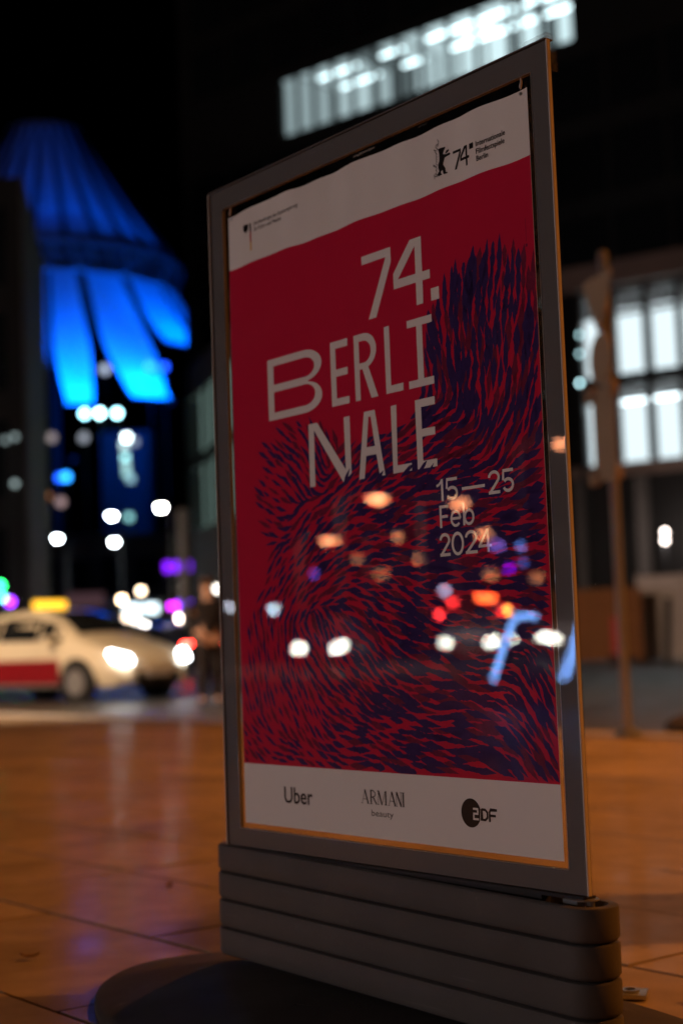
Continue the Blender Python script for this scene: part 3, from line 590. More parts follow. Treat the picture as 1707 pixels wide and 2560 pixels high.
# generic small light on a mast
def lantern(P, label, col, glow, r, cat='lantern', name='lantern', group=None, shape=(1, 1, 1), mast=True, power=0, base=-.12, rz=0):
    r *= .82; t = thing(name, label, cat, (P.x, P.y, base), rz, group); h = P.z - base
    MB().ball((0, 0, h), 1, 12, tuple(r * k for k in shape)).build('lens', EM(col, glow), t, True)
    MB().box((0, r * shape[1] + .03, h), (r * shape[0] * 1.7, .05, r * shape[2] * 1.7)).build('housing', m_dark, t, bevel=.01)
    if mast: MB().tube([(0, r * shape[1] + .05, 0), (0, r * shape[1] + .05, h - r * shape[2])], .05 if name != 'signal_light' else .014, 8).build('mast', m_dark, t, True)
    if power: light(t, (0, -r * shape[1] - .1, h), power, col)
    return t
VIO, BLU, RED = (.35, .06, 1), (.06, .3, 1), (1, .03, .03)
GM = 'small coloured lights mirrored in the acrylic'
for (x, y, D, c, gl, r, lab) in (
    (720, 1318, 40, (.25, .1, .9), 8, .13, 'violet light mirrored left of the brush-stroke hollow'),
    (1140, 1250, 40, (.4, .2, 1), 12, .14, 'pale violet light mirrored beside the last digit of the year'),
    (1190, 1250, 40, (.15, .3, 1), 14, .13, 'blue light mirrored right of the year'),
    (1196, 1290, 40, (.12, .2, .9), 8, .13, 'dim blue light mirrored below the brighter blue one'),
    (1165, 1302, 40, (.3, .0, 1), 18, .12, 'deep violet light mirrored below the year'),
    (630, 1398, 34, (.55, .8, 1), 32, .10, 'white-blue light mirrored near the poster left edge'),
    (528, 1392, 34, (.7, .75, .9), 22, .10, 'white light mirrored on the grey left border'),
    (1020, 1357, 34, (.75, .6, .95), 22, .11, 'lavender light mirrored above the red ones'),
    (1038, 1383, 34, RED, 45, .11, 'red signal light mirrored right of another red one'),
    (1008, 1411, 34, RED, 55, .12, 'red signal light mirrored lowest of the red ones'),
    (1165, 1400, 34, (1, .3, .05), 80, .11, 'amber light mirrored at the bent blue tube'),
    (1148, 1404, 34, RED, 30, .12, 'red light mirrored touching the amber one')):
    lantern(mir(x, y, D * .8), lab, c, gl * 1.3, r * .72, 'signal light', 'signal_light', GM, rz=R(90))
lantern(mir(1112, 1373, 27), 'wide orange-red light mirrored right of the red pair', (1, .1, .02), 70, .11, 'signal light', 'signal_light', GM, (2.2, 1, .9), rz=R(90))
# bent blue light tubes of a gateway on the left
for (pts, lab) in (([(1128, 1562), (1150, 1500), (1172, 1440), (1188, 1413), (1235, 1416)], 'bent blue light tube mirrored right of the headlights'),
                   ([(1290, 1560), (1306, 1515), (1318, 1470), (1330, 1430)], 'straight blue light tube mirrored on the right border')):
    W3 = [mir(x, y, 17) for x, y in pts]; o = W3[0].copy(); o.z = 0
    t = thing('light_tube', lab, 'light tube', o, 0, 'blue light tubes')
    MB().tube([p - o for p in W3], .032, 8).build('tube', EM((.2, .42, 1), 26), t, True)
    MB().tube([W3[0] - o, (0, 0, 0)], .02, 8).build('stand_rod', m_dark, t, True)

# ------------------------------------------------------------------ vehicles
def car(label, cat, name, pos, rz, body, group=None, scale=1, zs=1, beam=60, beamcol=(1, .97, .88), tail=0, taxi=False, beams=0, hl=(.34, .15), hlz=.66):
    t = thing(name, label, cat, (pos[0], pos[1], -.12), rz, group); t.scale = (scale, scale, scale * zs)
    ST_ = [(-2.24, .86, .90, .66, .55), (-2.12, .92, 1.06, .76, .62), (-1.75, .95, 1.24, .83, .60), (-1.1, .95, 1.42, .87, .60), (-.35, .94, 1.49, .88, .61), (.25, .93, 1.48, .88, .60), (.72, .93, 1.34, .87, .60), (1.22, .93, 1.03, .86, .66), (1.6, .84, .94, .85, .68), (1.95, .74, .84, .81, .64), (2.15, .62, .72, .72, .56), (2.27, .5, .56, .58, .46)]
    def ring(x, zb, zr, w, wr):
        zl = .24 if abs(x) < 2.1 else .30
        h = [(0, zl), (w * .88, zl), (w, .42), (w * 1.01, zb - .18), (w * .98, zb), (w * .5 + wr * .5, (zb + zr) / 2 + .01), (wr, zr - .035), (wr * .75, zr), (0, zr + .012)]
        return [(x, y, z) for y, z in h] + [(x, -y, z) for y, z in h[-2:0:-1]]
    MB().rings([ring(*s) for s in ST_]).build('body', body, t, True)
    def surf(x):
        for a, b in zip(ST_, ST_[1:]):
            if a[0] <= x <= b[0]:
                k = (x - a[0]) / (b[0] - a[0]); return [p + (q - p) * k for p, q in zip(a, b)]
    for sd in (-1, 1):
        for (xa, xb) in ((-1.55, -.62), (-.55, .38), (.43, .98)):
            n = 5; lo = []; hi = []
            for i in range(n + 1):
                x = xa + (xb - xa) * i / n; _, zb, zr, w, wr = surf(x); y0 = w * .98; y1 = wr; f = .10; g = .82
                lo.append((x, sd * (y0 + (y1 - y0) * f + .03), zb + (zr - .035 - zb) * f)); hi.append((x, sd * (y0 + (y1 - y0) * g + .03), zb + (zr - .035 - zb) * g))
            vs = lo + hi[::-1]; inn = [(x, y - sd * .02, z) for x, y, z in vs]; k = len(vs)
            MB().add(vs + inn, [list(range(k)), list(range(k, 2 * k))[::-1]] + [(i, (i + 1) % k, k + (i + 1) % k, k + i) for i in range(k)]).build('side_window', m_dglass, t)
    def screen(xa, xb, nm):
        n = 6; rows = []
        for i in range(n + 1):
            x = xa + (xb - xa) * i / n; _, zb, zr, w, wr = surf(x); rows.append([(x, wr * .95 * k, zr + .03 - .03 * abs(k) ** 3) for k in (-1, -.6, -.2, .2, .6, 1)])
        mb = MB()
        for i in range(n):
            for j in range(5): mb.add([rows[i][j], rows[i][j + 1], rows[i + 1][j + 1], rows[i + 1][j]], [(0, 1, 2, 3)])
        return mb.build(nm, m_dglass, t, True)
    screen(.42, 1.16, 'windscreen'); screen(-2.0, -1.25, 'rear_window')
    for x in (-1.38, 1.36):
        for sd in (-1, 1):
            MB().rings([[(x + r * math.cos(a), sd * yy, .325 + r * math.sin(a)) for a in [i * math.pi / 12 for i in range(24)]] for r, yy in ((.37, .80), (.37, .9), (.30, .905))]).build('wheel_arch', m_dark, t)
            w = MB().rings([[(x + r * math.cos(a), sd * yy, .315 + r * math.sin(a)) for a in [i * math.pi / 12 for i in range(24)]] for r, yy in ((.29, .7), (.315, .73), (.315, .90), (.29, .915))]).build('wheel', m_tyre, t, True)
            mb = MB().rings([[(x + r * math.cos(a), sd * yy, .315 + r * math.sin(a)) for a in [i * math.pi / 10 for i in range(20)]] for r, yy in ((.21, .9), (.20, .925), (.05, .925))]); mb.build('rim', m_silver, w, True)
    for sd in (-1, 1):
        q = MB(); y0, y1 = sd * (.70 - hl[0] * .55), sd * .76
        q.add([(2.31, y0, hlz - .02 - hl[1] / 2), (2.17, y1 * 1.05, hlz + .02 - hl[1] / 2), (2.05, y1 * 1.06, hlz + .08 + hl[1] / 2), (2.24, y0, hlz + hl[1] / 2)] + [(1.86, y0, hlz - hl[1] / 2), (1.80, y1 * .9, hlz - hl[1] / 2), (1.72, y1 * .9, hlz + hl[1] / 2), (1.8, y0, hlz + hl[1] / 2)],
              [(0, 1, 2, 3), (4, 7, 6, 5), (0, 4, 5, 1), (1, 5, 6, 2), (2, 6, 7, 3), (3, 7, 4, 0)])
        q.build('headlight', EM(beamcol, beam, taxi) if beam else m_silver, t)
        if sd and beams: light(t, (2.3, sd * .6, .62), beams, beamcol, 'SPOT', .06, (1, 0, -.09), 60, .8, 'beam')
        MB().box((-2.17, sd * .62, .86), (.10, .24, .16)).build('tail_lamp', EM((1, .03, .02), tail) if tail else m_adred, t, bevel=.02)
        MB().box((.86, sd * 1.0, .98), (.14, .2, .13)).build('mirror', body, t, bevel=.04)
    MB().box((2.2, 0, .36), (.16, .95, .2)).build('grille', m_dark, t, bevel=.03)
    MB().box((2.287, 0, .44), (.02, .5, .11)).build('number_plate', m_white, t)
    MB().box((-2.25, 0, .7), (.02, .5, .11)).build('number_plate', m_white, t)
    for sd in (-1, 1):
        for x in (-.5, .45): MB().box((x, sd * .895, .82), (.2, .03, .035)).build('door_handle', body, t, bevel=.01)
    if taxi:
        MB().box((-.25, 0, 1.58), (.16, .62, .15)).build('roof_sign', EM((1, .5, .03), 2.6), t, bevel=.03)
        MB().box((-.25, 0, 1.49), (.2, .66, .05)).build('sign_foot', m_dark, t)
        for sd in (-1, 1): MB().add([(-1.05, sd * .897, .30), (.95, sd * .897, .30), (.95, sd * .905, .68), (-1.05, sd * .905, .68), (-1.05, sd * .86, .30), (.95, sd * .86, .30), (.95, sd * .86, .68), (-1.05, sd * .86, .68)], [(0, 1, 2, 3), (4, 7, 6, 5), (0, 4, 5, 1), (1, 5, 6, 2), (2, 6, 7, 3), (3, 7, 4, 0)]).build('advert_panel', m_adred, t)
    return t
fr = at(374, 1700, 24.5); YAW = math.atan2(-.62, .785)
cf = Vector((math.cos(YAW), math.sin(YAW)))
pc = Vector((fr.x, fr.y)) - cf * 2.1
car('cream taxi with red door advert and lit yellow roof sign', 'taxi', 'taxi', pc, YAW, m_cream, beam=26, hl=(.22, .085), beamcol=(.93, .97, 1), taxi=True, beams=500, scale=1.02, zs=1.0)
# traffic behind the taxi
def ranked_car(u, depth, yaw, label, body, front=1, **k):
    p = at(u, 1620, depth); f = Vector((math.cos(yaw), math.sin(yaw))) * 2.2 * k.get('scale', 1) * front
    return car(label, 'car', 'car', (p.x - f.x, p.y - f.y), yaw, body, **k)
ranked_car(402, 56, YAW + .1, 'dark car with headlights on, far behind the taxi bonnet', m_navy, beam=26, beamcol=(1, .95, .85), hl=(.2, .1))
ranked_car(520, 40, YAW + math.pi * .93, 'dark car showing red tail lamps beside the standing person', m_navy, -1, beam=0, tail=75)
# bus with a lit destination board
p = at(356, 1620, 66); bt = thing('city_bus', 'city bus with lit white destination board, far behind the taxi', 'bus', (p.x, p.y, -.12), YAW - .5)
MB().bx(-11, 0, -1.25, 1.25, .35, 3.0).build('body', m_silver, bt, bevel=.12)
MB().bx(-.02, .03, -1.05, 1.05, 1.05, 2.25).build('windscreen', m_dglass, bt); MB().bx(-.02, .05, -.75, .75, 2.4, 2.8).build('destination_board', EM((.75, .93, 1), 3.2), bt)
for sd in (-1, 1):
    MB().bx(-10.6, -.4, sd * 1.24, sd * 1.27, 1.25, 2.3).build('window_strip', m_dglass, bt); MB().box((.03, sd * .95, .75), (.08, .3, .18)).build('headlight', EM((1, .9, .75), 16), bt, bevel=.02)
    for x in (-2.4, -8.4): MB().rings([[(x + r * math.cos(a), sd * y, .48 + r * math.sin(a)) for a in [i * math.pi / 10 for i in range(20)]] for r, y in ((.45, .95), (.48, 1.0), (.48, 1.26), (.3, 1.28))]).build('wheel', m_tyre, bt)
# cars seen only mirrored in the pane: fronts turned to the stand
for (x, y, D, lab, bm, body) in (
    (736, 1503, 44, 'car mirrored with its two headlights over the lower left of the poster', 60, m_navy),
    (1076, 1488, 44, 'car mirrored with headlights over the middle right of the poster', 60, m_silver),
    (1212, 1483, 62, 'car mirrored with small headlights behind the blue tube', 60, m_navy),
    (1322, 1492, 44, 'car mirrored with headlights on the right border', 60, m_silver)):
    P = mir(x, y, D); hd = Vector((SO.x + .3 - P.x, SO.y - .4 - P.y)).normalized(); yw = math.atan2(hd.y, hd.x) + (.2 if x < 1000 else .12)
    car(lab, 'car', 'car', Vector((P.x, P.y)) - Vector((math.cos(yw), math.sin(yw))) * 2.0, yw, body, 'cars mirrored in the acrylic', beam=bm, beamcol=(1, .98, .86), hl=(.46, .17))

# ------------------------------------------------------------------ standing person
def skin_mesh(name, pts, edges, mat, parent, root=0, lv=2):
    me = bpy.data.meshes.new(name); me.from_pydata([p[:3] for p in pts], edges, []); o = bpy.data.objects.new(name, me); C.objects.link(o)
    sk = o.modifiers.new('s', 'SKIN'); sv = me.skin_vertices[0].data
    for i, p in enumerate(pts): sv[i].radius = (p[3], p[4] if len(p) > 4 else p[3]); sv[i].use_root = i == root
    ss = o.modifiers.new('u', 'SUBSURF'); ss.levels = lv; ss.render_levels = lv
    bpy.context.view_layer.update()
    n = bpy.data.meshes.new_from_object(o.evaluated_get(bpy.context.evaluated_depsgraph_get())); bpy.data.objects.remove(o); n.name = name
    n.materials.clear(); n.materials.append(mat)
    for p in n.polygons: p.use_smooth = True
    q = bpy.data.objects.new(name, n); C.objects.link(q); q.parent = parent; return q
pp = at(527, 1763, 21.2)
pe = thing('person', 'person in dark jacket and trousers with brown shoulder bag beside the stand edge', 'person', (pp.x, pp.y, -.12), R(-75))
J = [(0, 0, .92, .13, .11), (0, 0, 1.12, .12, .1), (0, 0, 1.34, .16, .11), (0, 0, 1.45, .07, .07), (.01, 0, 1.52, .055, .06), (.03, 0, 1.60, .085, .095), (.03, 0, 1.69, .07, .08),
     (0, .18, 1.39, .06), (-.03, .25, 1.14, .045), (.06, .24, .92, .036), (.09, .23, .84, .035), (.10, .23, .77, .02), (0, -.18, 1.39, .06), (-.03, -.24, 1.14, .045), (.12, -.2, 1.0, .036), (.19, -.16, .99, .035), (.25, -.13, .99, .02),
     (0, .095, .82, .095), (.03, .11, .47, .065), (-.02, .11, .09, .045), (.1, .13, .04, .04), (0, -.095, .82, .095), (.05, -.1, .47, .065), (.0, -.11, .09, .045), (.12, -.13, .04, .04)]
ED = [(0, 1), (1, 2), (2, 3), (3, 4), (4, 5), (5, 6), (2, 7), (7, 8), (8, 9), (9, 10), (10, 11), (2, 12), (12, 13), (13, 14), (14, 15), (15, 16), (0, 17), (17, 18), (18, 19), (19, 20), (0, 21), (21, 22), (22, 23), (23, 24)]
skin_mesh('body', J, ED, m_skin, pe)
jp = [(x, y, z, r[0] + .022, (r[1] if len(r) > 1 else r[0]) + .022) for x, y, z, *r in (J[0], J[1], J[2], J[3], J[7], J[8], J[9], J[12], J[13], J[14])]
skin_mesh('jacket', jp, [(0, 1), (1, 2), (2, 3), (2, 4), (4, 5), (5, 6), (2, 7), (7, 8), (8, 9)], m_jacket, pe)
tp = [(x, y, z, r[0] + .016, (r[1] if len(r) > 1 else r[0]) + .016) for x, y, z, *r in (J[0], J[17], J[18], J[19], J[21], J[22], J[23])]
skin_mesh('trousers', tp, [(0, 1), (1, 2), (2, 3), (0, 4), (4, 5), (5, 6)], m_trous, pe)
MB().ball((.0, 0, 1.68), 1, 14, (.105, .1, .1)).ball((-.05, 0, 1.6), 1, 12, (.075, .09, .11)).build('hair', m_hair, pe, True)
for sd in (1, -1): MB().box((.07, sd * .12, .035), (.27, .1, .09)).build('shoe', m_dark, pe, bevel=.03)
MB().box((-.02, .3, .98), (.28, .1, .26)).build('shoulder_bag', m_bag, pe, bevel=.03)

# ------------------------------------------------------------------ road sign post seen from behind
sp = thing('road_sign_post', 'post with triangular, round and rectangular road signs seen from behind', 'road sign', (1.80, 9.99, 0), R(-76))
MB().tube([(0, 0, 0), (0, 0, 3.18)], .032, 14).build('pole', m_steel, sp, True)
MB().tube([(0, 0, 0), (0, 0, .05)], [.09, .06], 14).build('pole_foot', m_steel, sp, True)
MB().ball((0, 0, 3.18), .036, 10).build('pole_cap', m_steel, sp, True)
def plate(poly, name, z, y=-.05):
    return MB().prism(poly, -.003, .003, lambda p: (p[0], y + p[2], z + p[1])).build(name, m_signback, sp)
plate([(-.21, .18), (.21, .18), (.23, .15), (.025, -.2), (-.025, -.2), (-.23, .15)], 'triangular_sign', 2.86)
plate([(.175 * math.cos(a), .175 * math.sin(a)) for a in [i * math.pi / 18 for i in range(36)]], 'round_sign', 2.48)
plate([(-.17, -.31), (.17, -.31), (.17, .31), (-.17, .31)], 'rectangular_sign', 1.98)
for z in (2.98, 2.78, 2.55, 2.41, 2.16, 1.82): MB().box((0, -.028, z), (.2, .038, .03)).build('bracket', m_signback, sp, bevel=.006)
for sx in (-1, 1):
    for z in (2.26, 1.70): MB().box((sx * .17, -.06, z), (.1, .06, .1)).build('reflector_box', m_signback, sp, bevel=.02)

# ------------------------------------------------------------------ hoarding, barriers and posts across the road at the right
hp = at(1600, 1655, 40); hd = thing('hoarding', 'pale site hoarding across the road, right of the road sign', 'hoarding', (hp.x, hp.y, -.12), R(-30))
for i in range(5):
    MB().bx(i * 1.25 + .01, i * 1.25 + 1.24, -.03, .03, .08, 2.25).build('panel', m_hoard, hd)
    MB().bx(i * 1.25 - .03, i * 1.25 + .03, .032, .09, 0, 2.3).build('post', m_steel, hd)
    MB().box((i * 1.25, .2, .06), (.3, .6, .12)).build('concrete_foot', m_kerb, hd)
MB().tube([at(1665, 1620, 37).to_2d().to_3d() + Vector((0, 0, -.12)), at(1668, 1495, 37)], .085, 10).build('bollard_post', m_dark, None, True)
tag(bpy.data.objects['bollard_post'], 'slim dark post standing in front of the pale hoarding', 'post')
bp_ = at(1395, 1660, 40); bo = thing('timber_barrier', 'orange brown site barrier left of the pale hoarding', 'barrier', (bp_.x, bp_.y, -.12), R(-30))
for i in range(8): MB().bx(i * .29 + .005, i * .29 + .285, -.025, .025, .1, 1.95).build('board', m_orange, bo)
for z in (.5, 1.5): MB().bx(0, 2.32, .027, .08, z, z + .1).build('rail', m_orange, bo)
pk = at(1543, 1640, 39); tb = thing('traffic_beacon', 'small red and white traffic beacon at the road sign pole', 'beacon', (pk.x, pk.y, -.12), R(-10))
MB().bx(-.13, .13, -.03, .03, .25, 1.2).build('board', M('beacon_red', (.6, .08, .08), .5), tb); MB().box((0, 0, .12), (.45, .7, .24)).build('foot', m_rubber, tb, bevel=.04)
dp = at(1700, 1815, 11.3); db = thing('sandbag', 'dark sandbag lying on the road at the right picture edge', 'sandbag', (dp.x + .12, dp.y, -.12), R(20))
MB().ball((0, 0, .09), 1, 14, (.26, .17, .095)).build('bag', m_rubber, db, True); MB().ball((.24, 0, .1), 1, 8, (.06, .05, .04)).build('tied_end', m_rubber, db, True)

# ------------------------------------------------------------------ buildings
def facade_frame(u, depth, d):
    p = at(u, 1600, depth); o = Vector((p.x, p.y)); dv = Vector(d).normalized(); return o, dv
def t_at(o, dv, u, v=1600):
    r = ray(u, v); k = r.x / r.y; return (k * o.y - o.x) / (dv.x - k * dv.y)
def z_at(o, dv, u, v):
    t = t_at(o, dv, u, v); P = o + dv * t; r = ray(u, v); return CAM.z + r.z / r.y * P.y
def building(name, label, o, dv, t0, t1, h, depth, wall, cat='building'):
    # local x runs from t1 (left in view) to t0, local y goes into the building
    B0 = o + dv * t1; ang = math.atan2(-dv.y, -dv.x)
    t = thing(name, label, cat, (B0.x, B0.y, -.12), ang)
    return t, (lambda tt: t1 - tt)
def lit_bay(t, x0, x1, z0, z1, col, room, strip, deep=3.2, strips=(.9,), ext=0):
    xa = x0; x0 = x0 - ext; rm = MB(); rm.add([(x0, deep, z0), (x1, deep, z0), (x1, deep, z1), (x0, deep, z1)], [(0, 1, 2, 3)]); rm.add([(x0, .3, z1), (x1, .3, z1), (x1, deep, z1 - .001), (x0, deep, z1 - .001)], [(0, 1, 2, 3)])
    x0 = xa; w = MB().bx(x0, x1, .20, .22, z0, z1).build('window', m_glass, t)
    rm.build('lit_room', EM(col, room), w)
    for y in strips:
        if strip: MB().box(((x0 + x1) / 2, y, z1 - .4), ((x1 - x0) * 1.12, .16, .1)).build('ceiling_lamp', EM(col, strip), w)
    return w
# dark office tower with one lit storey
o, dv = facade_frame(1200, 75, (-.754, .657))
tl, tr_ = t_at(o, dv, 479), -34
tw, X = building('office_tower', 'dark office tower with one lit storey high above the stand', o, dv, tr_, tl, 62, 20, m_wall_dark)
zb = z_at(o, dv, 1200, 179); zt_ = z_at(o, dv, 1200, 20) + .12; FH = 3.9; zk = zb + .12
LW = tl - tr_
us = [u - 18 for u in (715, 755, 797, 844, 894, 946, 951, 1008, 1068, 1133, 1202, 1284, 1309, 1362, 1436)]
tx = [X(t_at(o, dv, u, 270 - (u - 715) * .34)) for u in us]
lo_, hi_ = zk + .2, zt_ + .12
wl = MB(); wl.bx(0, LW, .25, 20, 0, lo_ - .02); wl.bx(0, LW, .25, 20, hi_ + .02, 62); wl.bx(0, tx[0] - .02, .25, .6, lo_ - .02, hi_ + .02); wl.bx(0, tx[0] - .02, 4.2, 20, lo_ - .02, hi_ + .02); wl.bx(tx[-1] + .02, LW, .25, 20, lo_ - .02, hi_ + .02); wl.bx(tx[0] - .02, tx[-1] + .02, 4.2, 20, lo_ - .02, hi_ + .02)
wl.build('wall', m_wall_dark, tw)
br = [.4, .55, .65, .5, .15, 0, .65, .7, .95, 1.05, 1.05, .16, 1., 1.2]
stp = [0, 0, 4, 4, 0, 0, 4.5, 0, 5, 5, 5, 0, 5, 5]
for i in range(len(tx) - 1):
    if br[i] <= 0: continue
    lit_bay(tw, tx[i] + .09, tx[i + 1] - .09, lo_, hi_, (.70, .93, .97), br[i], stp[i], 3.6, (.7, 2.6) if i != 9 else (.7, 1.7, 2.6), 3.6 if i == 0 else 0)
    MB().bx(tx[i] - .088, tx[i] + .088, .12, .34, lo_, hi_).build('mullion', m_wall_dark, tw)
for f in range(0, 15):                                                   # unlit storeys: bands of dark glass with sills
    z0 = lo_ - 7 * FH + f * FH
    if z0 < 3 or abs(z0 - lo_) < .5: continue
    MB().bx(.3, LW - .3, .10, .26, z0 - .55, z0 - .12).build('sill', m_wall_dark, tw)
    nb = int(LW // 3.1)
    for k in range(nb):
        if 1.2 + k * 3.1 + 2.8 > LW: break
        if f > 11: continue
        pn = MB().bx(1.2 + k * 3.1, 1.2 + k * 3.1 + 2.8, .19, .24, z0, z0 + 2.9) if 'dp_me' not in globals() else None
        if pn: q = pn.build('dark_window', m_dglass, tw); dp_me = q.data; dp_z = z0; dp_x = k * 3.1
        else: q = bpy.data.objects.new('dark_window', dp_me); C.objects.link(q); q.parent = tw; q.location = (k * 3.1 - dp_x, 0, z0 - dp_z)
# low building with big bright windows at the right
o, dv = facade_frame(1500, 60, (-.82, .57))
tl, tr_ = t_at(o, dv, 1395), t_at(o, dv, 1707) - 9
lb, X = building('lit_pavilion', 'brown stone building with two rows of glaring white windows at the right', o, dv, tr_, tl, 15, 12, m_wall_brown)
LW = tl - tr_; H = z_at(o, dv, 1560, 645) + .12
rows = [(z_at(o, dv, 1570, 1152) + .12, z_at(o, dv, 1570, 1000) + .12, z_at(o, dv, 1570, 955) + .12), (z_at(o, dv, 1570, 928) + .12, z_at(o, dv, 1570, 785) + .12, z_at(o, dv, 1570, 715) + .12)]
ub = [1449, 1533, 1615, 1699, 1783, 1868]; tx = [X(t_at(o, dv, u, 940)) for u in ub]
wl = MB(); wl.bx(0, LW, .25, 12, 0, rows[0][0] - .03); wl.bx(0, tx[0] - .02, .25, .5, rows[0][0] - .03, H); wl.bx(0, tx[0] - .02, 4.4, 12, rows[0][0] - .03, H); wl.bx(tx[-1] + .02, LW, .25, 12, rows[0][0] - .03, H)
wl.bx(tx[0] - .02, tx[-1] + .02, .25, 12, rows[0][2] + .02, rows[1][0] - .02); wl.bx(tx[0] - .02, tx[-1] + .02, .25, 12, rows[1][2] + .02, H); wl.bx(tx[0] - .02, tx[-1] + .02, 4.4, 12, rows[0][0] - .03, rows[1][2] + .02)
wl.build('wall', m_wall_dark, lb)
MB().bx(-.1, LW + .1, -.2, .24, H - 1.0, H - .05).build('cornice', m_wall_brown, lb); MB().bx(0, LW, -.06, .24, rows[0][0] - .55, rows[0][0] - .06).build('sill_band', m_wall_brown, lb)
for (z0, z1, z2) in rows:
    for i in range(len(tx) - 1):
        lit_bay(lb, tx[i] + .115, tx[i + 1] - .115, z0, z2, (.80, .95, 1), 1.15, 6, 3.8, (.7, 2.2), 1.8 if i == 0 else 0)
        MB().bx(tx[i] - .11, tx[i] + .11, .1, .4, z0, z2).build('mullion', m_dark, lb)
        bl = MB()
        for k in range(5): bl.bx(tx[i] + .08, tx[i + 1] - .08, .1, .13, z2 - (k + 1) * (z2 - z1) / 5 + .012, z2 - k * (z2 - z1) / 5 - .012)
        bl.build('blind', m_wall_grey, lb)['kind'] = 'stuff'
for i in range(6): MB().bx(1 + i * 2.6, 1.5 + i * 2.6, -.05, .24, .2, rows[0][0] - .6).build('pier', m_wall_grey, lb)
for (u, v) in ((1661, 1330), (1661, 1351), (1480, 1478)):
    P = at(u, v, 57); t = lantern(P, {1330: 'upper of the two wall lamps left of the right picture edge', 1351: 'lower of the two wall lamps left of the right picture edge', 1478: 'single pale lantern just right of the stand edge'}[v], (1, .86, .78), 14, .11, power=60)
for (v, k) in ((837, 4), (885, 4), (958, 9)):
    P = at(1452 - 4, v, 56.5); lantern(P, {837: 'uppermost faint teal light left of the bright windows', 885: 'middle faint teal light left of the bright windows', 958: 'lowest and brightest teal light left of the bright windows'}[v], (.45, .75, .8), k, .09)
# glass-fronted building along the street, left of the stand
o, dv = facade_frame(545, 60, (-.276, .961))
tl, tr_ = t_at(o, dv, 476), -8
gb, X = building('glass_building', 'glass fronted building with two greenish lit floors beside the street', o, dv, tr_, tl, 13, 14, m_wall_grey)
LW = tl - tr_
wl = MB(); wl.bx(0, LW, .25, 6, 0, 5.8); wl.bx(0, LW, .25, 6, 8.5, 9.0); wl.bx(0, LW, .25, 6, 11.6, 13); wl.bx(0, LW, 3.2, 6, 5.8, 8.5); wl.bx(0, LW, 3.2, 6, 9.0, 11.6); wl.bx(0, .18, .25, 3.2, 5.8, 11.6); wl.bx(LW - .18, LW, .25, 3.2, 5.8, 11.6); wl.build('wall', m_wall_grey, gb)
nb = int(LW // 2.1)
for k in range(nb):
    for (z0, z1, b) in ((5.82, 8.48, .3), (9.02, 11.58, .36)):
        lit_bay(gb, .3 + k * 2.1, .3 + k * 2.1 + 1.95, z0, z1, (.62, .95, .84), b * (.7 + .3 * min(1, k / 3)), 0, .5)
for k in range(nb + 1): MB().bx(.18 + k * 2.1, .28 + k * 2.1, .1, .3, 5.8, 11.6).build('mullion', m_dark, gb)
# dark tower at the left edge
o, dv = facade_frame(72, 50, (-1, 0))
eb = thing('dark_corner_building', 'dark corner building cutting off the left edge of the picture', 'building', (o.x, o.y, -.12), 0)
HB = CAM.z + ray(60, 435).z / ray(60, 435).y * 50 + .12
MB().add([(-30, .25, 0), (-.06, .25, 0), (-2.0, 12, 0), (-30, 12, 0), (-30, .25, HB), (-.06, .25, HB), (-2.0, 12, HB), (-30, 12, HB)], [(0, 3, 2, 1), (4, 5, 6, 7), (0, 1, 5, 4), (1, 2, 6, 5), (2, 3, 7, 6), (3, 0, 4, 7)]).build('wall', m_wall_dark, eb); MB().add([(-.05, .3, 0), (.0, .25, 0), (.05, .3, 0), (-1.55, 12, 0), (-1.9, 12, 0), (-.05, .3, HB), (0, .25, HB), (.05, .3, HB), (-1.55, 12, HB), (-1.9, 12, HB)], [(0, 1, 2, 3, 4), (5, 9, 8, 7, 6), (0, 5, 6, 1), (1, 6, 7, 2), (2, 7, 8, 3), (3, 8, 9, 4), (4, 9, 5, 0)]).build('lit_side_wall', m_wall_grey, eb)  # paler grey on the side wall stands in for its dim light
for f in range(4):
    for k in range(6): MB().bx(-2.6 - k * 2.6, -.6 - k * 2.6, .2, .26, 2.4 + f * 3.6, 5 + f * 3.6).build('dark_window', m_dglass, eb)
for (u, v, k) in ((14, 1100, .5), (38, 1092, .6), (38, 1209, .8)):
    P = at(u, v, 49); lantern(P, {14: 'faint grey window light at the far left edge', 38: 'faint grey light on the dark corner building'}[u] + (', lower one' if v > 1150 else ''), (.7, .9, .9), k, .12)
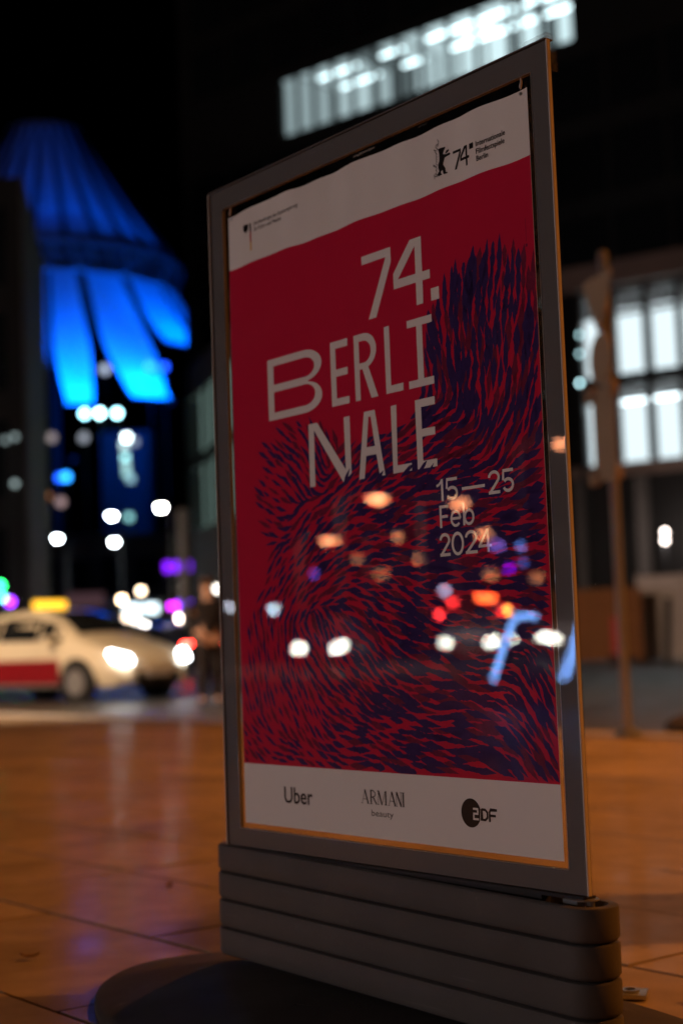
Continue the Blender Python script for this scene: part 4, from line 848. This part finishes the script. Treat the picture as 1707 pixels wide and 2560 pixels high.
# distant low block and slim lit tower under the tent
p = at(330, 1560, 118); fb = thing('distant_block', 'distant low brown block closing the end of the street', 'building', (p.x, p.y, -.12), 0)
MB().bx(-11, 11, 0, 12, 0, 9.4).build('wall', m_wall_brown, fb); MB().bx(-11.3, 11.3, -.25, 12.3, 9.42, 9.9).build('roof_edge', m_wall_grey, fb)
for k in range(8):
    for f in range(2): MB().bx(-10 + k * 2.6, -8.3 + k * 2.6, -.05, .1, 2 + f * 3.6, 4.4 + f * 3.6).build('dark_window', m_dglass, fb)
p = at(322, 1560, 140); st_ = thing('slim_tower', 'slim dark tower with a column of pale lit windows under the tent', 'tower', (p.x, p.y, -.12), 0)
MB().bx(-2.2, 2.2, .2, 5, 0, at(322, 1075, 140).z).build('wall', m_wall_dark, st_)
for (u, v, b, c) in ((316, 1093, 9, (.75, .92, .95)), (310, 1112, 2.5, (.5, .7, .7)), (336, 1104, .9, (.4, .5, .6)), (313, 1143, 3.2, (.3, .65, .65)), (315, 1165, 1.6, (.35, .6, .6)), (326, 1196, 1.5, (.3, .55, .62)), (316, 1182, 1.4, (.3, .6, .6)), (322, 1292, 1.8, (.25, .6, .6)), (322, 1344, 3.2, (.35, .75, .72)), (324, 1391, 3.4, (.35, .7, .72)), (307, 1447, 1.2, (.3, .45, .6)), (340, 1447, .6, (.3, .4, .6)), (345, 1395, 2.2, (.6, .75, .75))):
    P = at(u, v, 139.9) - Vector((p.x, p.y, -.12)); MB().bx(P.x - .3, P.x + .3, .10, .19, P.z - .3, P.z + .3).build('lit_window', EM(c, b * 1.15), st_)
# pale flag mast by the street
P = at(457, 1290, 44); fm = thing('pale_mast', 'pale thick mast by the street left of the stand', 'mast', (P.x, P.y, -.12)); MB().tube([(0, 0, 0), (0, 0, P.z + .12)], .16, 14).build('pole', m_mast, fm, True); MB().ball((0, 0, P.z + .18), .17, 12).build('cap', m_mast, fm, True)

# ------------------------------------------------------------------ blue tent roof
TD = 150; TX = at(135, 1500, TD).x
tn = thing('tent_roof', 'huge cone shaped tent roof lit blue above the street', 'tent roof', (TX, TD, -.12))
def zz(v): return at(250, v, TD - 16).z + .12
zap, zr1, zr0 = at(135, 345, TD).z, zz(562), zz(648)
AZ = R(10.7)                         # the side of the cone that faces the square
def gore(name, a0, a1, r0, z0, r1, z1, n=8, sagk=.0, taper=1):
    mb = MB(); rows = []
    for j in range(n + 1):
        k = j / n; r = r0 + (r1 - r0) * k; z = z0 + (z1 - z0) * k - sagk * math.sin(math.pi * k); ac = (a0 + a1) / 2; hw = (a1 - a0) / 2 * (1 - (1 - taper) * max(0, (k - .55) / .45))
        row = []
        for i in range(7):
            t = i / 6 * 2 - 1; a = ac + hw * t; rr = r - .35 * (1 - t * t) * math.sin(math.pi * min(1, k + .1)); row.append((rr * math.sin(a + AZ), -rr * math.cos(a + AZ), z))
        rows.append(row)
    for j in range(n):
        for i in range(6): mb.add([rows[j][i], rows[j][i + 1], rows[j + 1][i + 1], rows[j + 1][i]], [(0, 1, 2, 3)])
    return mb.build(name, m_fabric, tn, True)
RR = 13.2
for k in range(13):
    a = R(-64 + k * 13); gore('upper_panel', a - R(5.2), a + R(5.2), 4.0, zap, RR, zr1, 6, .6)
low = [(-34, -22, 985, .8), (-18, -8, 990, .6), (-5.5, -.3, 992, .8), (1.5, 11.5, 1035, .55), (15.5, 31, 1010, .6), (35.5, 54, 838, .9), (58, 76, 838, .9)]
UP = (.0, .105, 1)
for i, (a0, a1, vb, tp_) in enumerate(low):
    z1 = zz(vb); r1 = 13 + (zr0 - z1) * .70; gore('lower_panel', R(a0), R(a1), 13, zr0, r1, z1, 10, .5, tp_)
    ac = R((a0 + a1) / 2) + AZ; pw = (1500, 3000, 5000, 8500, 10500, 6000, 2500)[i]; rl = r1 - 5.2
    ul = MB().box((rl * math.sin(ac), -rl * math.cos(ac), z1 - 4.1), (.5, .5, .3), ac).build('uplighter', m_dark, tn)
    light(tn, (rl * math.sin(ac), -rl * math.cos(ac), z1 - 3.8), pw, UP, 'SPOT', .3, (.22 * math.sin(ac), -.22 * math.cos(ac), 1), 96, 1)
    lp_ = r1 - 2.4; light(tn, (lp_ * math.sin(ac), -lp_ * math.cos(ac), z1 - .4), (300, 600, 1900, 3200, 5200, 1200, 500)[i], UP, 'POINT', .3)
    if i > 1: light(tn, (10.6 * math.sin(ac), -10.6 * math.cos(ac), zr1 - 2.4), (0, 0, 80, 130, 50, 170, 80)[i], (0, .05, 1), 'SPOT', .3, (-.3 * math.sin(ac), .3 * math.cos(ac), 1), 100, 1)
for zz_, r_, w_ in ((zr1 - .4, 13.3, .35), ((zr1 + zr0) / 2, 13.0, .25), (zr0 + .4, 12.7, .35)):
    MB().tube([(r_ * math.sin(R(a)), -r_ * math.cos(R(a)), zz_) for a in range(-54, 122, 4)], w_, 8).build('ring_beam', m_mast, tn, True)
for k in range(22):
    a0, a1 = R(-52 + k * 8), R(-48 + k * 8); MB().tube([(13.2 * math.sin(a0), -13.2 * math.cos(a0), zr1 - .4), (12.7 * math.sin(a1), -12.7 * math.cos(a1), zr0 + .4)], .12, 6).build('truss_bar', m_mast, tn)
for k in range(14):
    a = R(-70.5 + k * 13) + AZ; MB().tube([(4.1 * math.sin(a), -4.1 * math.cos(a), zap + .1), (8.7 * math.sin(a), -8.7 * math.cos(a), (zap + zr1) / 2 - .3), (13.3 * math.sin(a), -13.3 * math.cos(a), zr1 + .1)], .22, 6).build('cable_rib', m_dark, tn)
light(tn, (10, -6, 16), 1100, (.0, .06, 1), 'POINT', .8)  # added fill without a fixture, tints the buildings under the tent blue
MB().tube([(0, 0, zap - 1), (0, 0, zap + .6)], 3.8, 20).build('hub', m_mast, tn, True)
MB().tube([(0, 3, 0), (0, 3, zap - 2)], .5, 10).build('king_post', m_dark, tn, True)
# floodlights that wash the membrane
GF = 'blue floodlights under the tent'
DEEP = (.0, .16, 1)
def flood(u, v, depth, label, glow, r, col, power, aimv, spot=34):
    P = at(u, v, depth); t = lantern(P, label, col, glow, r, 'floodlight', 'floodlight', GF)
    if power:
        a = Vector(aimv) - Vector((P.x, P.y - .6, P.z)); light(t, (0, -r - .6, P.z + .12), power, DEEP if power else col, 'SPOT', .4, a, spot, .9)
    return t
def tpt(a, z, r): return (TX + r * math.sin(R(a)), TD - r * math.cos(R(a)), z)
PW = 1.0
flood(212, 1034, 122, 'white-blue floodlight, left of the three brightest under the tent', 13, .36, (.35, .85, 1), 0, None)
flood(250, 1033, 122, 'white-blue floodlight, middle of the three brightest under the tent', 17, .36, (.5, .95, 1), 0, None)
flood(293, 1033, 122, 'white-blue floodlight, right of the three brightest under the tent', 15, .36, (.4, .9, 1), 0, None)
flood(80, 1033, 122, 'cyan floodlight at the left under the tent', 26, .40, (.05, .6, 1), 0, None)
flood(102, 1034, 122, 'dim blue floodlight right beside the cyan one', 8, .40, (.02, .2, 1), 0, None)
flood(484, 1032, 122, 'blue floodlight at the right under the tent, beside the glass building', 16, .45, (.03, .32, 1), 0, None)
flood(375, 915, 132, 'blue floodlight, left of a pair right under the tent panels', 6, .42, (.02, .2, 1), 0, None)
flood(410, 917, 132, 'deep blue floodlight, right of a pair under the tent panels', 5, .42, (.01, .08, 1), 0, None)
flood(166, 1192, 122, 'blue floodlight low at the left, above the street lamps', 6, .42, (.02, .3, 1), 0, None)
flood(150, 1194, 124, 'deep blue floodlight left of the low blue one', 5, .38, (.01, .1, 1), 0, None)
flood(0, 1171, 110, 'blue floodlight cut by the left picture edge', 14, .4, (.02, .3, 1), 0, None)
for (u, v, k, c, lab) in ((505, 956, 11, (.7, .95, .8), 'pale green light high beside the stand left edge'), (263, 923, 2.2, (.5, .6, .8), 'dim grey light over the bright tent panels'), (210, 1094, 1.4, (.5, .55, .65), 'dim grey light under the three bright floodlights'), (130, 1094, 1.1, (.6, .5, .5), 'dim brownish light under the cyan floodlight'), (433, 584 + 400, .0, (0, 0, 0), ''), (115, 1240, 1.7, (1, .4, .15), 'dim orange light on the dark corner building side'), (153, 1255, .9, (.9, .6, .6), 'dim pinkish light below the orange one')):
    if k: lantern(at(u, v, 112), lab, c, k * (.6 if k < 5 else 1.4), .42, 'light', 'mast_light')

# ------------------------------------------------------------------ white street lamps and coloured street lights down the street
for (x, y, D, g, pw, lab, ln) in ((370, 1167, 46, 95, 500, 'brightest white street lamp down the street, left of the stand', (.32, .26, .1)), (257, 1185, 70, 48, 700, 'white street lamp left of the brightest one', (.42, .34, .15)),
                              (132, 1237, 75, 48, 700, 'white street lamp above the taxi roof sign', (.42, .34, .15)), (263, 1245, 78, 50, 600, 'white street lamp beneath another one down the street', (.36, .36, .15))):
    P = at(x * DSP, y * DSP, D); street_lamp(lab, (P.x, P.y), P.z, COOL if x != 370 else (1, .98, .9), pw, g, rz=R(90), lens=ln, group='white street lamps', mat=m_dark, arm=2.6)
GS = 'small street lights behind the taxi'
for (x, y, D, c, g, r, lab) in (
    (280, 1377, 60, (1, .7, .42), 20, .16, 'warm round light left of the bus board'), (324, 1357, 62, (1, .75, .5), 12, .16, 'warm light just above the bus board'), (292, 1418, 55, (1, .75, .55), 7, .16, 'dim warm light left below the bus board'), (312, 1424, 55, (.9, .8, .7), 7, .16, 'dim pale light below the bus board'),
    (334, 1441, 44, (1, .95, .86), 60, .13, 'left of two merged white lights above the taxi bonnet'), (350, 1449, 44, (1, .95, .86), 60, .13, 'right of two merged white lights above the taxi bonnet'), (381, 1450, 46, (1, .9, .8), 8, .13, 'pale light between the white lights above the bonnet'),
    (415, 1420, 50, (1, .8, .65), 26, .14, 'warm white light right of the pair above the bonnet'), (435, 1426, 50, (.9, .5, .35), 6, .15, 'brownish light furthest right behind the taxi'), (399, 1449, 48, (1, .95, .88), 22, .14, 'white light over the right taxi headlight'), (428, 1459, 46, (1, .62, .02), 26, .12, 'yellow signal light right behind the taxi'),
    (500, 1352, 40, (.85, .8, .7), 8, .11, 'pale lantern right at the stand left edge'), (478, 1345, 42, (.05, .5, .12), 3, .12, 'dim green light beside the pale lantern'),
    (398, 1392, 52, (.75, .03, 1), 15, .16, 'magenta light left of the violet one'), (0, 1345, 44, (.02, .9, .15), 22, .15, 'green signal light at the left picture edge'), (6, 1372, 44, (.1, .8, .6), 8, .13, 'teal light below the green signal light'), (24, 1382, 44, (.3, .03, 1), 10, .15, 'violet light beside the green signal light')):
    lantern(at(x * DSP, y * DSP, D), lab, c, g, r, 'street light', 'street_light', GS)
for (x, y, D, w, h, c, g, lab) in ((408, 1301, 58, 1.0, .35, (.2, .01, .9), 3.2, 'violet lit sign board in front of the pale mast'), (425, 1390, 53, .5, .3, (.16, .02, .9), 6, 'small violet lit sign right of the magenta light'), (196, 1378, 64, 1.6, .6, (.5, .25, .3), .12, 'dim pinkish board above the taxi roof')):
    P = at(x * DSP, y * DSP, D); t = thing('lit_sign', lab, 'lit sign', (P.x, P.y, -.12), 0, 'lit signs down the street'); h0 = P.z + .12
    MB().box((0, 0, h0), (w, .12, h)).build('sign_face', EM(c, g), t, bevel=.02); MB().box((0, .1, h0), (w + .1, .08, h + .1)).build('sign_box', m_dark, t)
    for sx in (-.4, .4): MB().tube([(sx * w, .1, 0), (sx * w, .1, h0 - h / 2)], .04, 8).build('post', m_dark, t)
# added lamp, unseen, to light the taxi from the left
street_lamp('warm street lamp added outside the left edge to light the taxi', (-8.6, 15.5), 7.0, WARM, 8000, 45, rz=R(62), tilt=1.1, size=.3, cone=96)
street_lamp('warm street lamp across the road at the right, outside the picture', (19, 33), 8.0, (1, .6, .4), 9000, 45, rz=R(0), size=.3, cone=125)
